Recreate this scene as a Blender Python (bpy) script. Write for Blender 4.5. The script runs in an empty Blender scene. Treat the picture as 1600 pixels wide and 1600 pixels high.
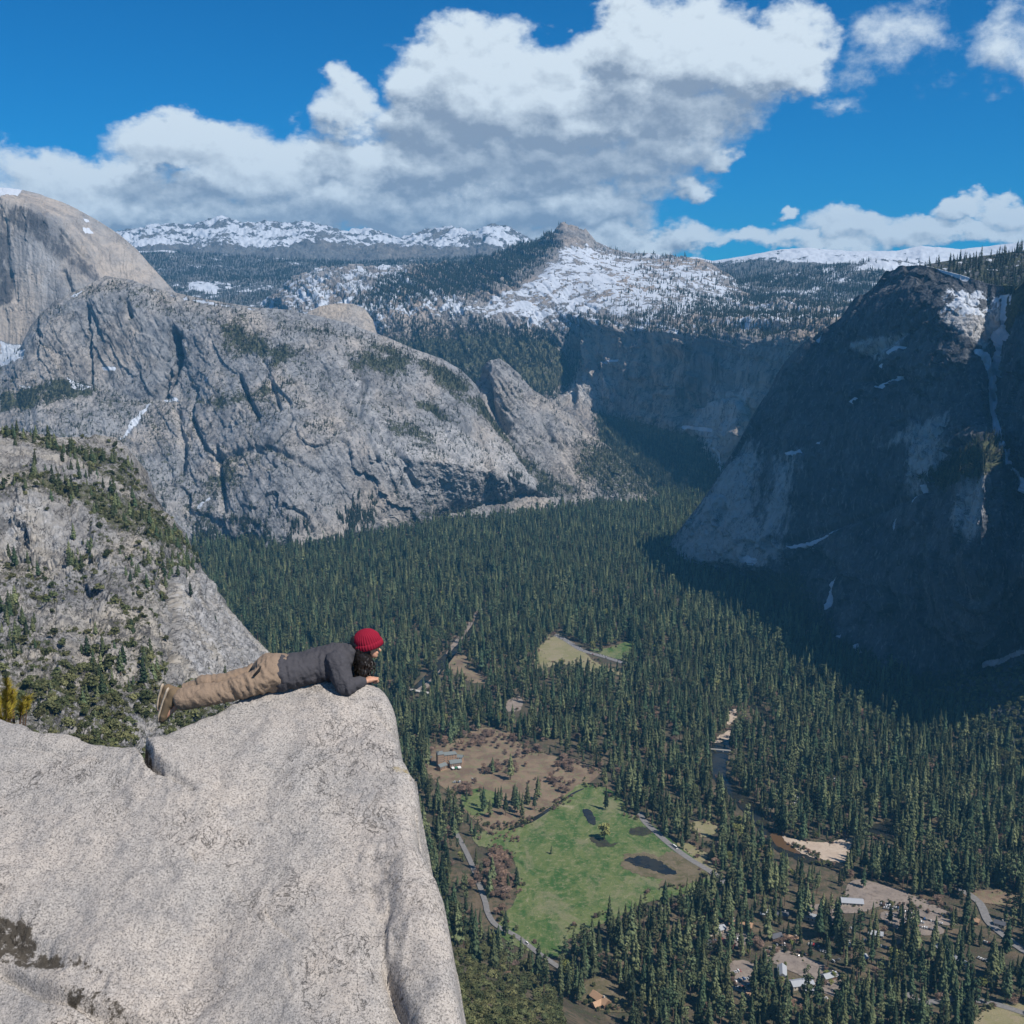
import bpy, bmesh, math, random
import numpy as np
from mathutils import Vector, Matrix, geometry

S = bpy.context.scene
COL = S.collection
R = math.radians
random.seed(7)
RNG = np.random.default_rng(7)

# ------------------------------------------------------------------ camera
CAMZ = 850.0
F = 1750.0                      # focal length in photo pixels (1600 wide)
PITCH = R(10.36)
cd = bpy.data.cameras.new('camera'); cam = bpy.data.objects.new('camera', cd); COL.objects.link(cam)
cam.location = (0, 0, CAMZ); cam.rotation_euler = (R(90) - PITCH, 0, 0)
cd.sensor_width = 36; cd.lens = F / 1600 * 36; cd.clip_start = 0.1; cd.clip_end = 60000
S.camera = cam

# ------------------------------------------------------------------ light
SUN_EL, SUN_AZ = R(51), R(127)          # azimuth clockwise from +Y (the view)
SUN_DIR = np.array([math.sin(SUN_AZ)*math.cos(SUN_EL), math.cos(SUN_AZ)*math.cos(SUN_EL), math.sin(SUN_EL)])
sl = bpy.data.lights.new('sun', 'SUN'); sl.energy = 4.9; sl.angle = R(0.53); sl.color = (1.0, 0.93, 0.84)
so = bpy.data.objects.new('sun', sl); COL.objects.link(so)
so.rotation_euler = Vector(SUN_DIR).to_track_quat('Z', 'Y').to_euler()
S.view_settings.view_transform = 'Standard'; S.view_settings.look = 'None'
S.view_settings.gamma = 1; S.view_settings.use_curve_mapping = False
S.view_settings.exposure = 0.16
S.cycles.volume_bounces = 0
S.cycles.max_bounces = 4; S.cycles.diffuse_bounces = 2; S.cycles.glossy_bounces = 2
S.cycles.transparent_max_bounces = 4
S.cycles.use_denoising = True

# ------------------------------------------------------------------ node helper
class NT:
    def __init__(s, tree):
        s.t = tree; s.n = tree.nodes; s.l = tree.links
    def new(s, ty, **kw):
        n = s.n.new(ty)
        for k, v in kw.items(): setattr(n, k, v)
        return n
    def put(s, sock, v):
        if hasattr(v, 'is_linked') or isinstance(v, bpy.types.NodeSocket): s.l.new(v, sock)
        elif isinstance(v, (int, float)):
            try: sock.default_value = v
            except TypeError: sock.default_value = (v,)*len(sock.default_value)
        else:
            v = tuple(v)
            if len(sock.default_value) == 4 and len(v) == 3: v = v + (1,)
            sock.default_value = v
    def math(s, op, a, b=0.0, c=None, clamp=False):
        n = s.new('ShaderNodeMath', operation=op, use_clamp=clamp)
        s.put(n.inputs[0], a); s.put(n.inputs[1], b)
        if c is not None: s.put(n.inputs[2], c)
        return n.outputs[0]
    def vec(s, op, a, b=(0,0,0), scale=None):
        n = s.new('ShaderNodeVectorMath', operation=op)
        s.put(n.inputs[0], a)
        if scale is None: s.put(n.inputs[1], b)
        else: s.put(n.inputs['Scale'], scale)
        return n.outputs['Value'] if op in ('LENGTH', 'DOT_PRODUCT', 'DISTANCE') else n.outputs[0]
    def noise(s, v, scale, detail=4, rough=0.55, dist=0.0, lac=2.0, ntype='FBM'):
        n = s.new('ShaderNodeTexNoise'); n.noise_type = ntype; n.normalize = True if ntype == 'FBM' else n.normalize
        s.put(n.inputs['Vector'], v); s.put(n.inputs['Scale'], scale); s.put(n.inputs['Detail'], detail)
        s.put(n.inputs['Roughness'], rough); s.put(n.inputs['Distortion'], dist); s.put(n.inputs['Lacunarity'], lac)
        return n.outputs[0]
    def voronoi(s, v, scale, feature='F1', rand=1.0):
        n = s.new('ShaderNodeTexVoronoi', feature=feature)
        s.put(n.inputs['Vector'], v); s.put(n.inputs['Scale'], scale); s.put(n.inputs['Randomness'], rand)
        return n
    def ss(s, v, a, b):           # smoothstep a..b -> 0..1
        n = s.new('ShaderNodeMapRange', interpolation_type='SMOOTHSTEP')
        s.put(n.inputs[0], v); s.put(n.inputs[1], a); s.put(n.inputs[2], b)
        n.inputs[3].default_value = 0; n.inputs[4].default_value = 1
        return n.outputs[0]
    def lin(s, v, a, b, c=0, d=1):
        n = s.new('ShaderNodeMapRange')
        s.put(n.inputs[0], v); s.put(n.inputs[1], a); s.put(n.inputs[2], b); s.put(n.inputs[3], c); s.put(n.inputs[4], d)
        return n.outputs[0]
    def mix(s, f, a, b, mode='MIX'):
        n = s.new('ShaderNodeMix', data_type='RGBA', blend_type=mode)
        s.put(n.inputs[0], f); s.put(n.inputs[6], a); s.put(n.inputs[7], b)
        return n.outputs[2]
    def attr(s, name):
        n = s.new('ShaderNodeAttribute', attribute_name=name); return n.outputs['Fac']
    def obj(s): return s.new('ShaderNodeTexCoord').outputs['Object']
    def scale(s, v, sc): return s.vec('MULTIPLY', v, sc)
    def bump(s, h, dist=1.0, strength=1.0, normal=None):
        n = s.new('ShaderNodeBump'); s.put(n.inputs['Height'], h)
        n.inputs['Distance'].default_value = dist; n.inputs['Strength'].default_value = strength
        if normal is not None: s.l.new(normal, n.inputs['Normal'])
        return n.outputs[0]

def material(name):
    m = bpy.data.materials.new(name); m.use_nodes = True
    t = NT(m.node_tree); b = m.node_tree.nodes['Principled BSDF']
    b.inputs['Specular IOR Level'].default_value = 0.2
    b.inputs['Roughness'].default_value = 0.9
    return m, t, b

# ------------------------------------------------------------------ numpy noise
_perm = np.random.default_rng(3).permutation(256).astype(np.int32)
_perm = np.concatenate([_perm]*3)
_g = np.random.default_rng(4).normal(size=(256, 3)).astype(np.float32)
_g /= np.linalg.norm(_g, axis=1)[:, None]
def perlin(p):
    p = np.asarray(p, np.float32); i = np.floor(p).astype(np.int32); f = p - i; i &= 255
    w = f*f*f*(f*(f*6-15)+10); r = 0
    for dx in (0, 1):
        for dy in (0, 1):
            for dz in (0, 1):
                h = _perm[_perm[_perm[(i[:, 0]+dx) & 255] + ((i[:, 1]+dy) & 255)] + ((i[:, 2]+dz) & 255)]
                g = _g[h]
                d = g[:, 0]*(f[:, 0]-dx) + g[:, 1]*(f[:, 1]-dy) + g[:, 2]*(f[:, 2]-dz)
                wx = w[:, 0] if dx else 1-w[:, 0]; wy = w[:, 1] if dy else 1-w[:, 1]; wz = w[:, 2] if dz else 1-w[:, 2]
                r = r + d*wx*wy*wz
    return r*1.6
def fbm(p, octaves=5, gain=0.5, off=0.0, ridged=False):
    p = np.asarray(p, np.float32) + off; a = 1.0; s = 0; tot = 0
    for k in range(octaves):
        n = perlin(p)
        if ridged: n = 1 - 2*np.abs(n)
        s = s + a*n; tot += a; a *= gain; p = p*2.03 + 17.3
    return s/tot
def facets(a, b, seed=0, tilt=.9):
    """planar blocks with sharp joints between them; a, b in block units"""
    rg = np.random.default_rng(100+seed); T = rg.random((64, 64, 5)).astype(np.float32)
    a = np.asarray(a, np.float32); b = np.asarray(b, np.float32); ia = np.floor(a).astype(np.int32); ib = np.floor(b).astype(np.int32)
    best = np.full(a.shape, 1e9, np.float32); out = np.zeros(a.shape, np.float32)
    for di in (-1, 0, 1):
        for dj in (-1, 0, 1):
            t = T[(ia+di) & 63, (ib+dj) & 63]; ca = ia+di+.15+.7*t[..., 0]; cb = ib+dj+.15+.7*t[..., 1]
            d = np.maximum(np.abs(a-ca), np.abs(b-cb)*.9) + .35*np.hypot(a-ca, b-cb)
            v = (t[..., 2]*2-1) + tilt*((t[..., 3]-.5)*2*(a-ca) + (t[..., 4]-.5)*2*(b-cb)); m = d < best
            best = np.where(m, d, best); out = np.where(m, v, out)
    return out
def sstep(x, a, b):
    t = np.clip((x-a)/(b-a), 0, 1); return t*t*(3-2*t)

# ------------------------------------------------------------------ geometry helpers
cP, sP = math.cos(PITCH), math.sin(PITCH)
def ray(px, py):
    a = (np.asarray(px, float)-800)/F; b = (800-np.asarray(py, float))/F
    a, b = np.broadcast_arrays(a, b)
    return np.stack([a, cP + b*sP, -sP + b*cP], -1)
def at(px, py, Y):
    r = ray(px, py); t = np.asarray(Y, float)/r[..., 1]
    return r*t[..., None] + np.array([0, 0, CAMZ])
def gp(px, py, z=0.0):
    r = ray(px, py); t = (z-CAMZ)/r[..., 2]
    return r*t[..., None] + np.array([0, 0, CAMZ])
def topx(P):
    P = np.asarray(P, float); d = P - np.array([0, 0, CAMZ])
    w = d[..., 1]*cP - d[..., 2]*sP; u = d[..., 1]*sP + d[..., 2]*cP
    w = np.where(w < 1e-3, 1e-3, w)
    return 800 + F*d[..., 0]/w, 800 - F*u/w, w

def tag(o, label=None, cat=None, group=None, kind=None):
    if label: o['label'] = label
    if cat: o['category'] = cat
    if group: o['group'] = group
    if kind: o['kind'] = kind
    return o
def link(name, me, mat=None, parent=None, smooth=False):
    o = bpy.data.objects.new(name, me); COL.objects.link(o)
    if mat is not None: me.materials.append(mat)
    if parent is not None: o.parent = parent
    if smooth: me.shade_smooth()
    return o
def mesh_np(name, V, Fq):
    V = np.asarray(V, np.float32); Fq = np.asarray(Fq, np.int32)
    me = bpy.data.meshes.new(name); k = Fq.shape[1]
    me.vertices.add(len(V)); me.vertices.foreach_set('co', V.ravel())
    me.loops.add(Fq.size); me.loops.foreach_set('vertex_index', Fq.ravel())
    me.polygons.add(len(Fq)); me.polygons.foreach_set('loop_start', np.arange(0, Fq.size, k, dtype=np.int32))
    me.update(calc_edges=True); return me
def grid_faces(nr, nc):
    i = np.arange(nr*nc).reshape(nr, nc)
    return np.stack([i[:-1, :-1], i[1:, :-1], i[1:, 1:], i[:-1, 1:]], -1).reshape(-1, 4)
def set_attr(me, name, v):
    a = me.attributes.new(name, 'FLOAT', 'POINT'); a.data.foreach_set('value', np.asarray(v, np.float32).ravel())
def inpoly(px, py, poly):
    px = np.asarray(px); py = np.asarray(py); r = np.zeros(px.shape, bool); n = len(poly)
    for i in range(n):
        x1, y1 = poly[i]; x2, y2 = poly[(i+1) % n]
        if y1 == y2: continue
        c = ((y1 > py) != (y2 > py)) & (px < (x2-x1)*(py-y1)/(y2-y1)+x1); r ^= c
    return r
def dline(px, py, line):            # distance in px to a polyline
    d = np.full(np.shape(px), 1e9)
    for (x1, y1), (x2, y2) in zip(line[:-1], line[1:]):
        vx, vy = x2-x1, y2-y1; L = vx*vx+vy*vy+1e-9
        t = np.clip(((px-x1)*vx+(py-y1)*vy)/L, 0, 1)
        d = np.minimum(d, np.hypot(px-x1-t*vx, py-y1-t*vy))
    return d
def softpoly(px, py, poly, fe):     # 1 inside, 0 outside, feathered by fe px
    d = dline(px, py, list(poly)+[poly[0]]); i = inpoly(px, py, poly)
    return np.clip(0.5 + np.where(i, d, -d)/(2*fe), 0, 1)

# ------------------------------------------------------------------ world: sky and clouds
W = bpy.data.worlds.new('World'); S.world = W; W.use_nodes = True
def build_world():
    # cloud density as a group of the view direction, so that it can be sampled twice (here and towards the light)
    g = bpy.data.node_groups.new('cloud_density', 'ShaderNodeTree')
    g.interface.new_socket('Vector', in_out='INPUT', socket_type='NodeSocketVector')
    g.interface.new_socket('Fine', in_out='INPUT', socket_type='NodeSocketFloat')
    g.interface.new_socket('Density', in_out='OUTPUT', socket_type='NodeSocketFloat')
    t = NT(g); gi = t.new('NodeGroupInput'); go = t.new('NodeGroupOutput'); d = gi.outputs[0]
    # billowing warp
    wn = t.new('ShaderNodeTexNoise'); t.put(wn.inputs['Vector'], t.scale(d, (1, 1, 1.5))); wn.inputs['Scale'].default_value = 14
    wn.inputs['Detail'].default_value = 5; wn.inputs['Roughness'].default_value = 0.6
    wv = t.vec('SCALE', t.vec('SUBTRACT', wn.outputs['Color'], (.5, .5, .5)), scale=0.075)
    dw = t.vec('ADD', d, wv)
    blobs = [(690,112,90,72,1),(750,150,125,88,1),(545,170,52,42,.75),(516,145,20,32,.55),(880,120,90,66,.95),(985,70,85,74,1),
        (1090,85,110,72,1),(1190,105,95,66,.95),(1245,60,55,36,.55),(905,180,250,66,.95),(670,200,100,58,.85),(1060,180,150,62,.8),
        (285,240,128,46,1),(120,280,170,42,.75),(30,262,70,30,.55),(430,262,190,62,.8),(640,265,230,58,.85),(850,262,260,52,.8),
        (1040,232,120,34,.6),(1130,256,42,16,.5),(300,330,380,46,.85),(640,330,330,44,.85),(890,325,140,36,.75),(1000,292,60,17,.45),
        (900,372,220,34,.8),(1072,302,38,18,.62),(1365,92,52,50,.22),(1425,48,60,34,.18),(1330,128,50,24,.18),(1562,72,56,60,.34),
        (1598,112,30,26,.25),(1450,112,40,24,.08),(1300,172,40,9,.15),(1060,372,90,22,.68),(985,366,80,24,.72),(1160,382,80,18,.62),
        (1224,343,17,10,.6),(1320,362,70,24,.75),(1500,330,46,26,.9),(1585,335,48,30,.9),(1420,366,80,24,.75),(1540,372,90,22,.75),
        (1260,390,130,16,.6),(1195,10,14,24,.3),(1700,352,120,30,.8),(-80,250,90,50,.7),(-20,215,40,14,.3)]
    acc = None
    for (x, y, rx, ry, w) in blobs:
        c = ray(x, y); n = np.linalg.norm(c); c = c/n
        a, b = rx/F/n*1.08, ry/F/n*1.12
        q = t.vec('MULTIPLY', t.vec('SUBTRACT', dw, tuple(c)), (1/a, 1/a, 1/b))
        r2 = t.vec('DOT_PRODUCT', q, q)
        v = t.math('MULTIPLY', t.math('SUBTRACT', 1.0, r2), w)
        v = t.math('MAXIMUM', v, -1.0)
        acc = v if acc is None else t.math('SMOOTH_MAX', acc, v, 0.25)
    # the rest of the sky, away from the part the picture shows, carries broken cloud too
    el = t.new('ShaderNodeSeparateXYZ'); t.put(el.inputs[0], d)
    far = t.ss(t.vec('DISTANCE', d, tuple(ray(800, 300)/np.linalg.norm(ray(800, 300)))), .62, .9)
    oth = t.math('SUBTRACT', t.math('MULTIPLY', t.noise(t.scale(dw, (1, 1, 2.2)), 3.2, 3, .5), 4.0), 2.3)
    acc = t.math('MAXIMUM', acc, t.math('SUBTRACT', t.math('MULTIPLY', t.math('ADD', oth, 1.0), far), 1.0))
    n1 = t.noise(t.scale(d, (1, 1, 1.3)), 22, 8, .62)
    n2 = t.noise(t.scale(d, (1, 1, 1.6)), 60, 5, .6)
    nn = t.math('ADD', t.math('MULTIPLY', t.math('SUBTRACT', n1, .5), 1.3), t.math('MULTIPLY', t.math('SUBTRACT', n2, .5), .30))
    t.l.new(t.math('ADD', acc, t.math('MULTIPLY', nn, gi.outputs[1])), go.inputs[0])

    nt = W.node_tree; t = NT(nt); bg = nt.nodes['Background']
    d = t.new('ShaderNodeTexCoord').outputs['Generated']
    sky = t.new('ShaderNodeTexSky', sky_type='NISHITA'); sky.sun_disc = False
    sky.sun_elevation = SUN_EL; sky.sun_rotation = SUN_AZ
    sky.altitude = 2100; sky.air_density = 1.0; sky.dust_density = 0.3; sky.ozone_density = 3.0
    def dens(vec, k=1.0):
        n = t.new('ShaderNodeGroup'); n.node_tree = g; t.put(n.inputs[0], vec); n.inputs[1].default_value = k; return n.outputs[0]
    D0 = dens(d); D1 = dens(t.vec('ADD', d, (.014, 0, .042)), .45); E0 = dens(d, .45); D2 = dens(t.vec('ADD', d, (.004, 0, .008)))
    alpha = t.ss(D0, -.07, .52)
    thick = t.ss(D0, .1, 1.0)
    lit = t.math('SUBTRACT', 1.0, t.ss(D1, .05, 1.25))
    edge = t.ss(t.math('SUBTRACT', E0, D1), -.15, .55)
    rel = t.math('MULTIPLY', t.math('SUBTRACT', D0, D2), 1.2)
    b = t.math('ADD', t.math('ADD', t.math('MULTIPLY', lit, .50), t.math('MULTIPLY', edge, .42)), rel, clamp=True)
    # cloud radiance (sunlit tops to shaded bases), in the sky's own physical units
    cc = t.mix(b, (2.6, 3.2, 4.1), (7.0, 7.9, 8.6))
    skyc = t.mix(1.0, sky.outputs[0], (.035, .52, .88), 'MULTIPLY')
    col = t.mix(t.math('MULTIPLY', alpha, .97), skyc, cc)
    t.put(bg.inputs['Color'], col); bg.inputs['Strength'].default_value = 0.1
build_world()

# ------------------------------------------------------------------ rock / snow / vegetation material for terrain
def rock_material(name, L=1.0, base=(.30,.29,.285), warm=(.40,.345,.285), dark=(.10,.105,.115), veg=(.035,.05,.028), streak_dir=0.0,
                  crack=1.0, bumps=1.0, snowk=1.0, patchy=.5, vegk=.9):
    """L is the size in metres of one photo pixel on this face; every pattern scales with it."""
    m, t, b = material(name); o = t.obj()
    rot = t.new('ShaderNodeVectorRotate', rotation_type='Y_AXIS'); t.put(rot.inputs['Vector'], o); rot.inputs['Angle'].default_value = streak_dir
    ro = rot.outputs[0]
    st = t.scale(ro, (1, 1, .13))
    big = t.noise(o, 1/(110*L), 4, .55)
    med = t.noise(o, 1/(26*L), 6, .62)
    fine = t.noise(o, 1/(5*L), 4, .7)
    s1 = t.noise(st, 1/(13*L), 6, .68, .3)
    s2 = t.noise(st, 1/(5*L), 4, .6)
    c = t.mix(t.ss(big, .40, .66), base, warm)
    c = t.mix(t.math('MULTIPLY', t.ss(t.noise(t.scale(ro, (1, 1, .22)), 1/(60*L), 5, .65, .6), .50, .66), .45), c, dark)
    c = t.mix(t.math('MULTIPLY', t.ss(med, .46, .72), patchy), c, dark)
    c = t.mix(t.math('MULTIPLY', t.ss(s1, .50, .72), .62), c, dark)
    c = t.mix(t.math('MULTIPLY', t.ss(s2, .52, .75), .35), c, (.46, .44, .42))
    c = t.mix(t.math('MULTIPLY', t.ss(fine, .56, .8), .3), c, dark)
    c = t.mix(t.math('MULTIPLY', t.ss(t.math('ADD', t.attr('pale'), t.math('MULTIPLY', t.math('SUBTRACT', s1, .5), 1.6)), .35, .8), .8), c, (.46, .46, .465))  # lighter rock; on the dark wall and peak cliff it paints sunlit patches
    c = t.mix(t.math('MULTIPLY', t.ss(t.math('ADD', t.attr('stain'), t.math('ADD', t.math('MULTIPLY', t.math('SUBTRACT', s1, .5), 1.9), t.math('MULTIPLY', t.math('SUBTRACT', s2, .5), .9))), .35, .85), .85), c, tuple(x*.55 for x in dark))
    # fracture lines
    wp = t.vec('ADD', t.scale(ro, (1, 1, .45)), t.vec('SCALE', t.new('ShaderNodeTexNoise').outputs['Color'], scale=0))
    v1 = t.new('ShaderNodeTexNoise'); t.put(v1.inputs['Vector'], t.scale(ro, (1, 1, .3))); v1.inputs['Scale'].default_value = 1/(30*L)
    v1.inputs['Detail'].default_value = 5; v1.inputs['Roughness'].default_value = .6
    cr = t.math('ABSOLUTE', t.math('SUBTRACT', v1.outputs[0], .5))
    crk = t.math('SUBTRACT', 1.0, t.ss(cr, 0.0, .012))
    v2 = t.noise(t.scale(ro, (1.1, 1, .8)), 1/(16*L), 4, .6)
    cr2 = t.math('SUBTRACT', 1.0, t.ss(t.math('ABSOLUTE', t.math('SUBTRACT', v2, .47)), 0.0, .014))
    cks = t.math('MAXIMUM', t.math('MULTIPLY', crk, .75*crack), t.math('MULTIPLY', cr2, .5*crack))
    c = t.mix(cks, c, (.035, .035, .04))
    # plants cling to ledges: attribute says where, noise breaks it up
    vn = t.noise(o, 1/(7*L), 6, .75); vn2 = t.noise(o, 1/(2.4*L), 3, .7)
    va = t.math('ADD', t.attr('veg'), t.math('ADD', t.math('MULTIPLY', t.math('SUBTRACT', vn, .5), 1.9), t.math('MULTIPLY', t.math('SUBTRACT', vn2, .5), 1.1)))
    vm = t.math('MULTIPLY', t.ss(va, .42, .62), vegk)
    vc = t.mix(t.ss(vn2, .35, .65), veg, (.09, .095, .045))
    c = t.mix(vm, c, vc)
    sn = t.math('ADD', t.attr('snow'), t.math('ADD', t.math('MULTIPLY', t.math('SUBTRACT', vn, .5), -.9*snowk), t.math('MULTIPLY', t.math('SUBTRACT', med, .5), 1.6*snowk)))
    sm = t.ss(sn, .50, .60)
    c = t.mix(sm, c, (.50, .55, .62))
    t.put(b.inputs['Base Color'], c)
    h = t.math('ADD', t.math('MULTIPLY', fine, .8*L), t.math('ADD', t.math('MULTIPLY', s1, 3.0*L), t.math('MULTIPLY', med, 5.0*L)))
    h = t.math('SUBTRACT', h, t.math('MULTIPLY', cks, 1.2*L))
    h = t.math('ADD', h, t.math('MULTIPLY', vm, 1.5*L))
    h = t.math('MULTIPLY', h, t.lin(sm, 0, 1, 1, .12))
    t.l.new(t.bump(h, 1.0, .9*bumps), b.inputs['Normal'])
    return m

# ------------------------------------------------------------------ terrain sheets
def rows_interp(row, u):
    a = np.array([(p[0], p[1]) for p in row], float)
    Y = []
    for p in row:
        if p[2] is None: Y.append(float(gp(p[0], p[1], -12.0)[1]))
        else: Y.append(p[2])
    return np.interp(u, a[:, 0], a[:, 1]), np.interp(u, a[:, 0], Y)
def blur1(a, k, axis):
    if k < 1: return a
    for _ in range(2):
        pad = [(0, 0)]*a.ndim; pad[axis] = (k, k)
        b = np.pad(a, pad, mode='edge'); c = np.cumsum(b, axis=axis)
        c = np.concatenate([np.zeros_like(np.take(c, [0], axis)), c], axis)
        n = a.shape[axis]; w = 2*k+1
        a = (np.take(c, range(w, w+n), axis) - np.take(c, range(0, n), axis))/w
    return a
SHEETS = {}
def sheet(name, rows, x0, x1, nu, nv, mat, amp=30, fac=0.0, fsc=(120, 300), scale=250, grooves=(), veg=None, snow=None, stain=None, pale=None, calm=None, smv=10, back=(300, 500), vstretch=.35,
          topamp=.35, slant=0.0, detail=1.0, label=None, ridge=.5, steps=(), foot=0):
    u = np.linspace(x0, x1, nu); rr = [rows_interp(r, u) for r in rows]
    py = np.array([r[0] for r in rr]); Y = np.array([r[1] for r in rr])
    # keep rows ordered
    for j in range(1, len(rows)): py[j] = np.maximum(py[j], py[j-1]+1)
    span = np.array([np.mean(py[j+1]-py[j]) for j in range(len(rows)-1)]); span = np.maximum(span, 4); cum = np.concatenate([[0], np.cumsum(span)])
    v = np.linspace(0, cum[-1], nv)
    j = np.clip(np.searchsorted(cum, v, side='right')-1, 0, len(rows)-2); f = (v-cum[j])/(cum[j+1]-cum[j])
    PY = py[j]*(1-f)[:, None] + py[j+1]*f[:, None]; YY = Y[j]*(1-f)[:, None] + Y[j+1]*f[:, None]
    YY = blur1(blur1(YY, smv, 0), max(2, nu//60), 1)
    PX = np.broadcast_to(u, PY.shape)
    P = at(PX, PY, YY)
    du = np.gradient(P, axis=1); dv = np.gradient(P, axis=0)
    N = np.cross(dv, du); N /= np.linalg.norm(N, axis=2)[:, :, None] + 1e-9
    tocam = np.array([0, 0, CAMZ]) - P; sgn = np.sign((N*tocam).sum(2)); N *= sgn[:, :, None]
    N = blur1(blur1(N, 8, 0), 8, 1); N /= np.linalg.norm(N, axis=2)[:, :, None] + 1e-9
    q = P.reshape(-1, 3)/scale
    cs, sn_ = math.cos(slant), math.sin(slant)
    qr = np.stack([q[:, 0]*cs - q[:, 2]*sn_, q[:, 1], (q[:, 0]*sn_ + q[:, 2]*cs)*vstretch], 1)
    d = .9*fbm(qr, 4, .5, 3.1) + ridge*fbm(qr*1.7, 6, .55, 9.7, ridged=True) + .34*detail*fbm(qr*8, 5, .62, 5.5, ridged=True) + .26*detail*fbm(q*13, 5, .62, 1.5)
    D = (amp*d).reshape(PY.shape)
    if fac:
        lat = P[..., 0] + .35*P[..., 1]; zz = P[..., 2]; la = lat*cs - zz*sn_; lb = lat*sn_ + zz*cs
        w1 = fbm(q*1.6+5, 4).reshape(PY.shape); w2 = fbm(q*5+8, 4).reshape(PY.shape)
        D = D + fac*(facets(la/fsc[0]+.5*w1, lb/fsc[1]+.4*w1, 1) + .5*facets(la/fsc[0]*2.7+.5*w1+.2*w2, lb/fsc[1]*2.5+.5*w2, 2) + .24*facets(la/fsc[0]*7+.4*w2, lb/fsc[1]*6+.6*w2, 3))
    for (line, wpx, dep) in grooves:
        dd = dline(PX, PY + 0, line)
        wob = 1 + .5*fbm(q*6, 3).reshape(PY.shape)
        D -= dep*np.exp(-(dd/(wpx*wob))**2)
    for (line, wpx, dep) in steps:       # one-sided step: rock left of the line stands back, blending out over wpx
        dd = dline(PX, PY, line)
        xs = np.interp(PY[:, :], [p[1] for p in line], [p[0] for p in line])
        inr = sstep(PY, line[0][1]-6, line[0][1]+10)*(1-sstep(PY, line[-1][1]-10, line[-1][1]+6))
        wob = (4*fbm(q*8, 3)+.35*wpx*fbm(q*2.2+4, 3)).reshape(PY.shape)
        s = (xs + wob - PX)
        D -= dep*(.65+.7*fbm(q*3+8, 3).reshape(PY.shape))*inr*sstep(s, -1.5, 3.5)*np.exp(-np.maximum(s, 0)/wpx)
    tv = np.clip(v/ (cum[-1]*.08+1e-6), 0, 1)[:, None]
    D = D*(topamp + (1-topamp)*tv)
    if calm: D = D*(1-.8*polys_max(PX.ravel(), PY.ravel(), calm).reshape(PY.shape)) + .8*amp*.5*fbm(q*.8, 3, .5, 6).reshape(PY.shape)*polys_max(PX.ravel(), PY.ravel(), calm).reshape(PY.shape)
    P = P + N*D[:, :, None]
    vx, vy = PX.ravel(), PY.ravel()
    dz = np.abs(N[:, :, 2])
    du = np.gradient(P, axis=1); dv = np.gradient(P, axis=0); N2 = np.cross(dv, du); N2 /= np.linalg.norm(N2, axis=2)[:, :, None]+1e-9
    up = np.abs(N2[:, :, 2]).ravel()
    n3 = fbm(q*3.3, 5, .6, 31.0)
    vg = np.full(vx.shape, .05) if veg is None else veg(vx, vy, up, n3, P.reshape(-1, 3))
    sw = np.zeros(vx.shape) if snow is None else snow(vx, vy, up, n3, P.reshape(-1, 3))
    # the far side: falls away behind the crest, so that the body has thickness
    top = P[0]; b1, bz = back
    rowsb = []
    for k, (fy, fz) in enumerate([(1.0, 1.0), (.55, .42), (.22, .1)]):
        r = top.copy(); r[:, 1] += b1*fy; r[:, 2] -= bz*fz; r += 6*fbm(r/scale*3, 3, .5, 40+k)[:, None]
        rowsb.append(r)
    ft = []
    for k in range(1, foot+1):
        f = k/foot; r = P[-1].copy(); zg = -20.0; r[:, 2] = r[:, 2]*(1-f) + zg*f; r[:, 1] -= 170*f; r[:, 0] += 90*f; nn = fbm(r/70.0, 5, .6, 3); r[:, 1] += 22*nn*min(1, 3*f); r[:, 0] += 22*nn*min(1, 3*f); ft.append(r)
    A = np.concatenate([np.array(rowsb), P] + ([np.array(ft)] if foot else []), 0)
    pad = lambda a: np.concatenate([np.tile(a[:nu], 3), a, np.tile(a[-nu:], foot)])
    me = mesh_np(name, A.reshape(-1, 3), grid_faces(A.shape[0], nu))
    set_attr(me, 'veg', pad(vg)); set_attr(me, 'snow', pad(sw))
    if stain: set_attr(me, 'stain', pad(polys_max(vx, vy, stain)))
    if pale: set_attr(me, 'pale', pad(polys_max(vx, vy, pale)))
    o = link(name, me, mat, smooth=True); tag(o, label, None, None, 'structure')
    SHEETS[name] = dict(P=P, px=PX, py=PY, up=up.reshape(PX.shape), veg=vg.reshape(PX.shape), snow=sw.reshape(PX.shape), n=n3.reshape(PX.shape))
    return o

def polys_max(vx, vy, lst):
    r = np.zeros(vx.shape)
    for (poly, fe, w) in lst: r = np.maximum(r, w*softpoly(vx, vy, poly, fe))
    return r
def lines_max(vx, vy, lst):
    r = np.zeros(vx.shape)
    for (line, wd, w) in lst: r = np.maximum(r, w*np.exp(-(dline(vx, vy, line)/wd)**2))
    return r

SC = 1.0        # overall mesh resolution factor
def res(a): return max(8, int(a*SC))

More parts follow.
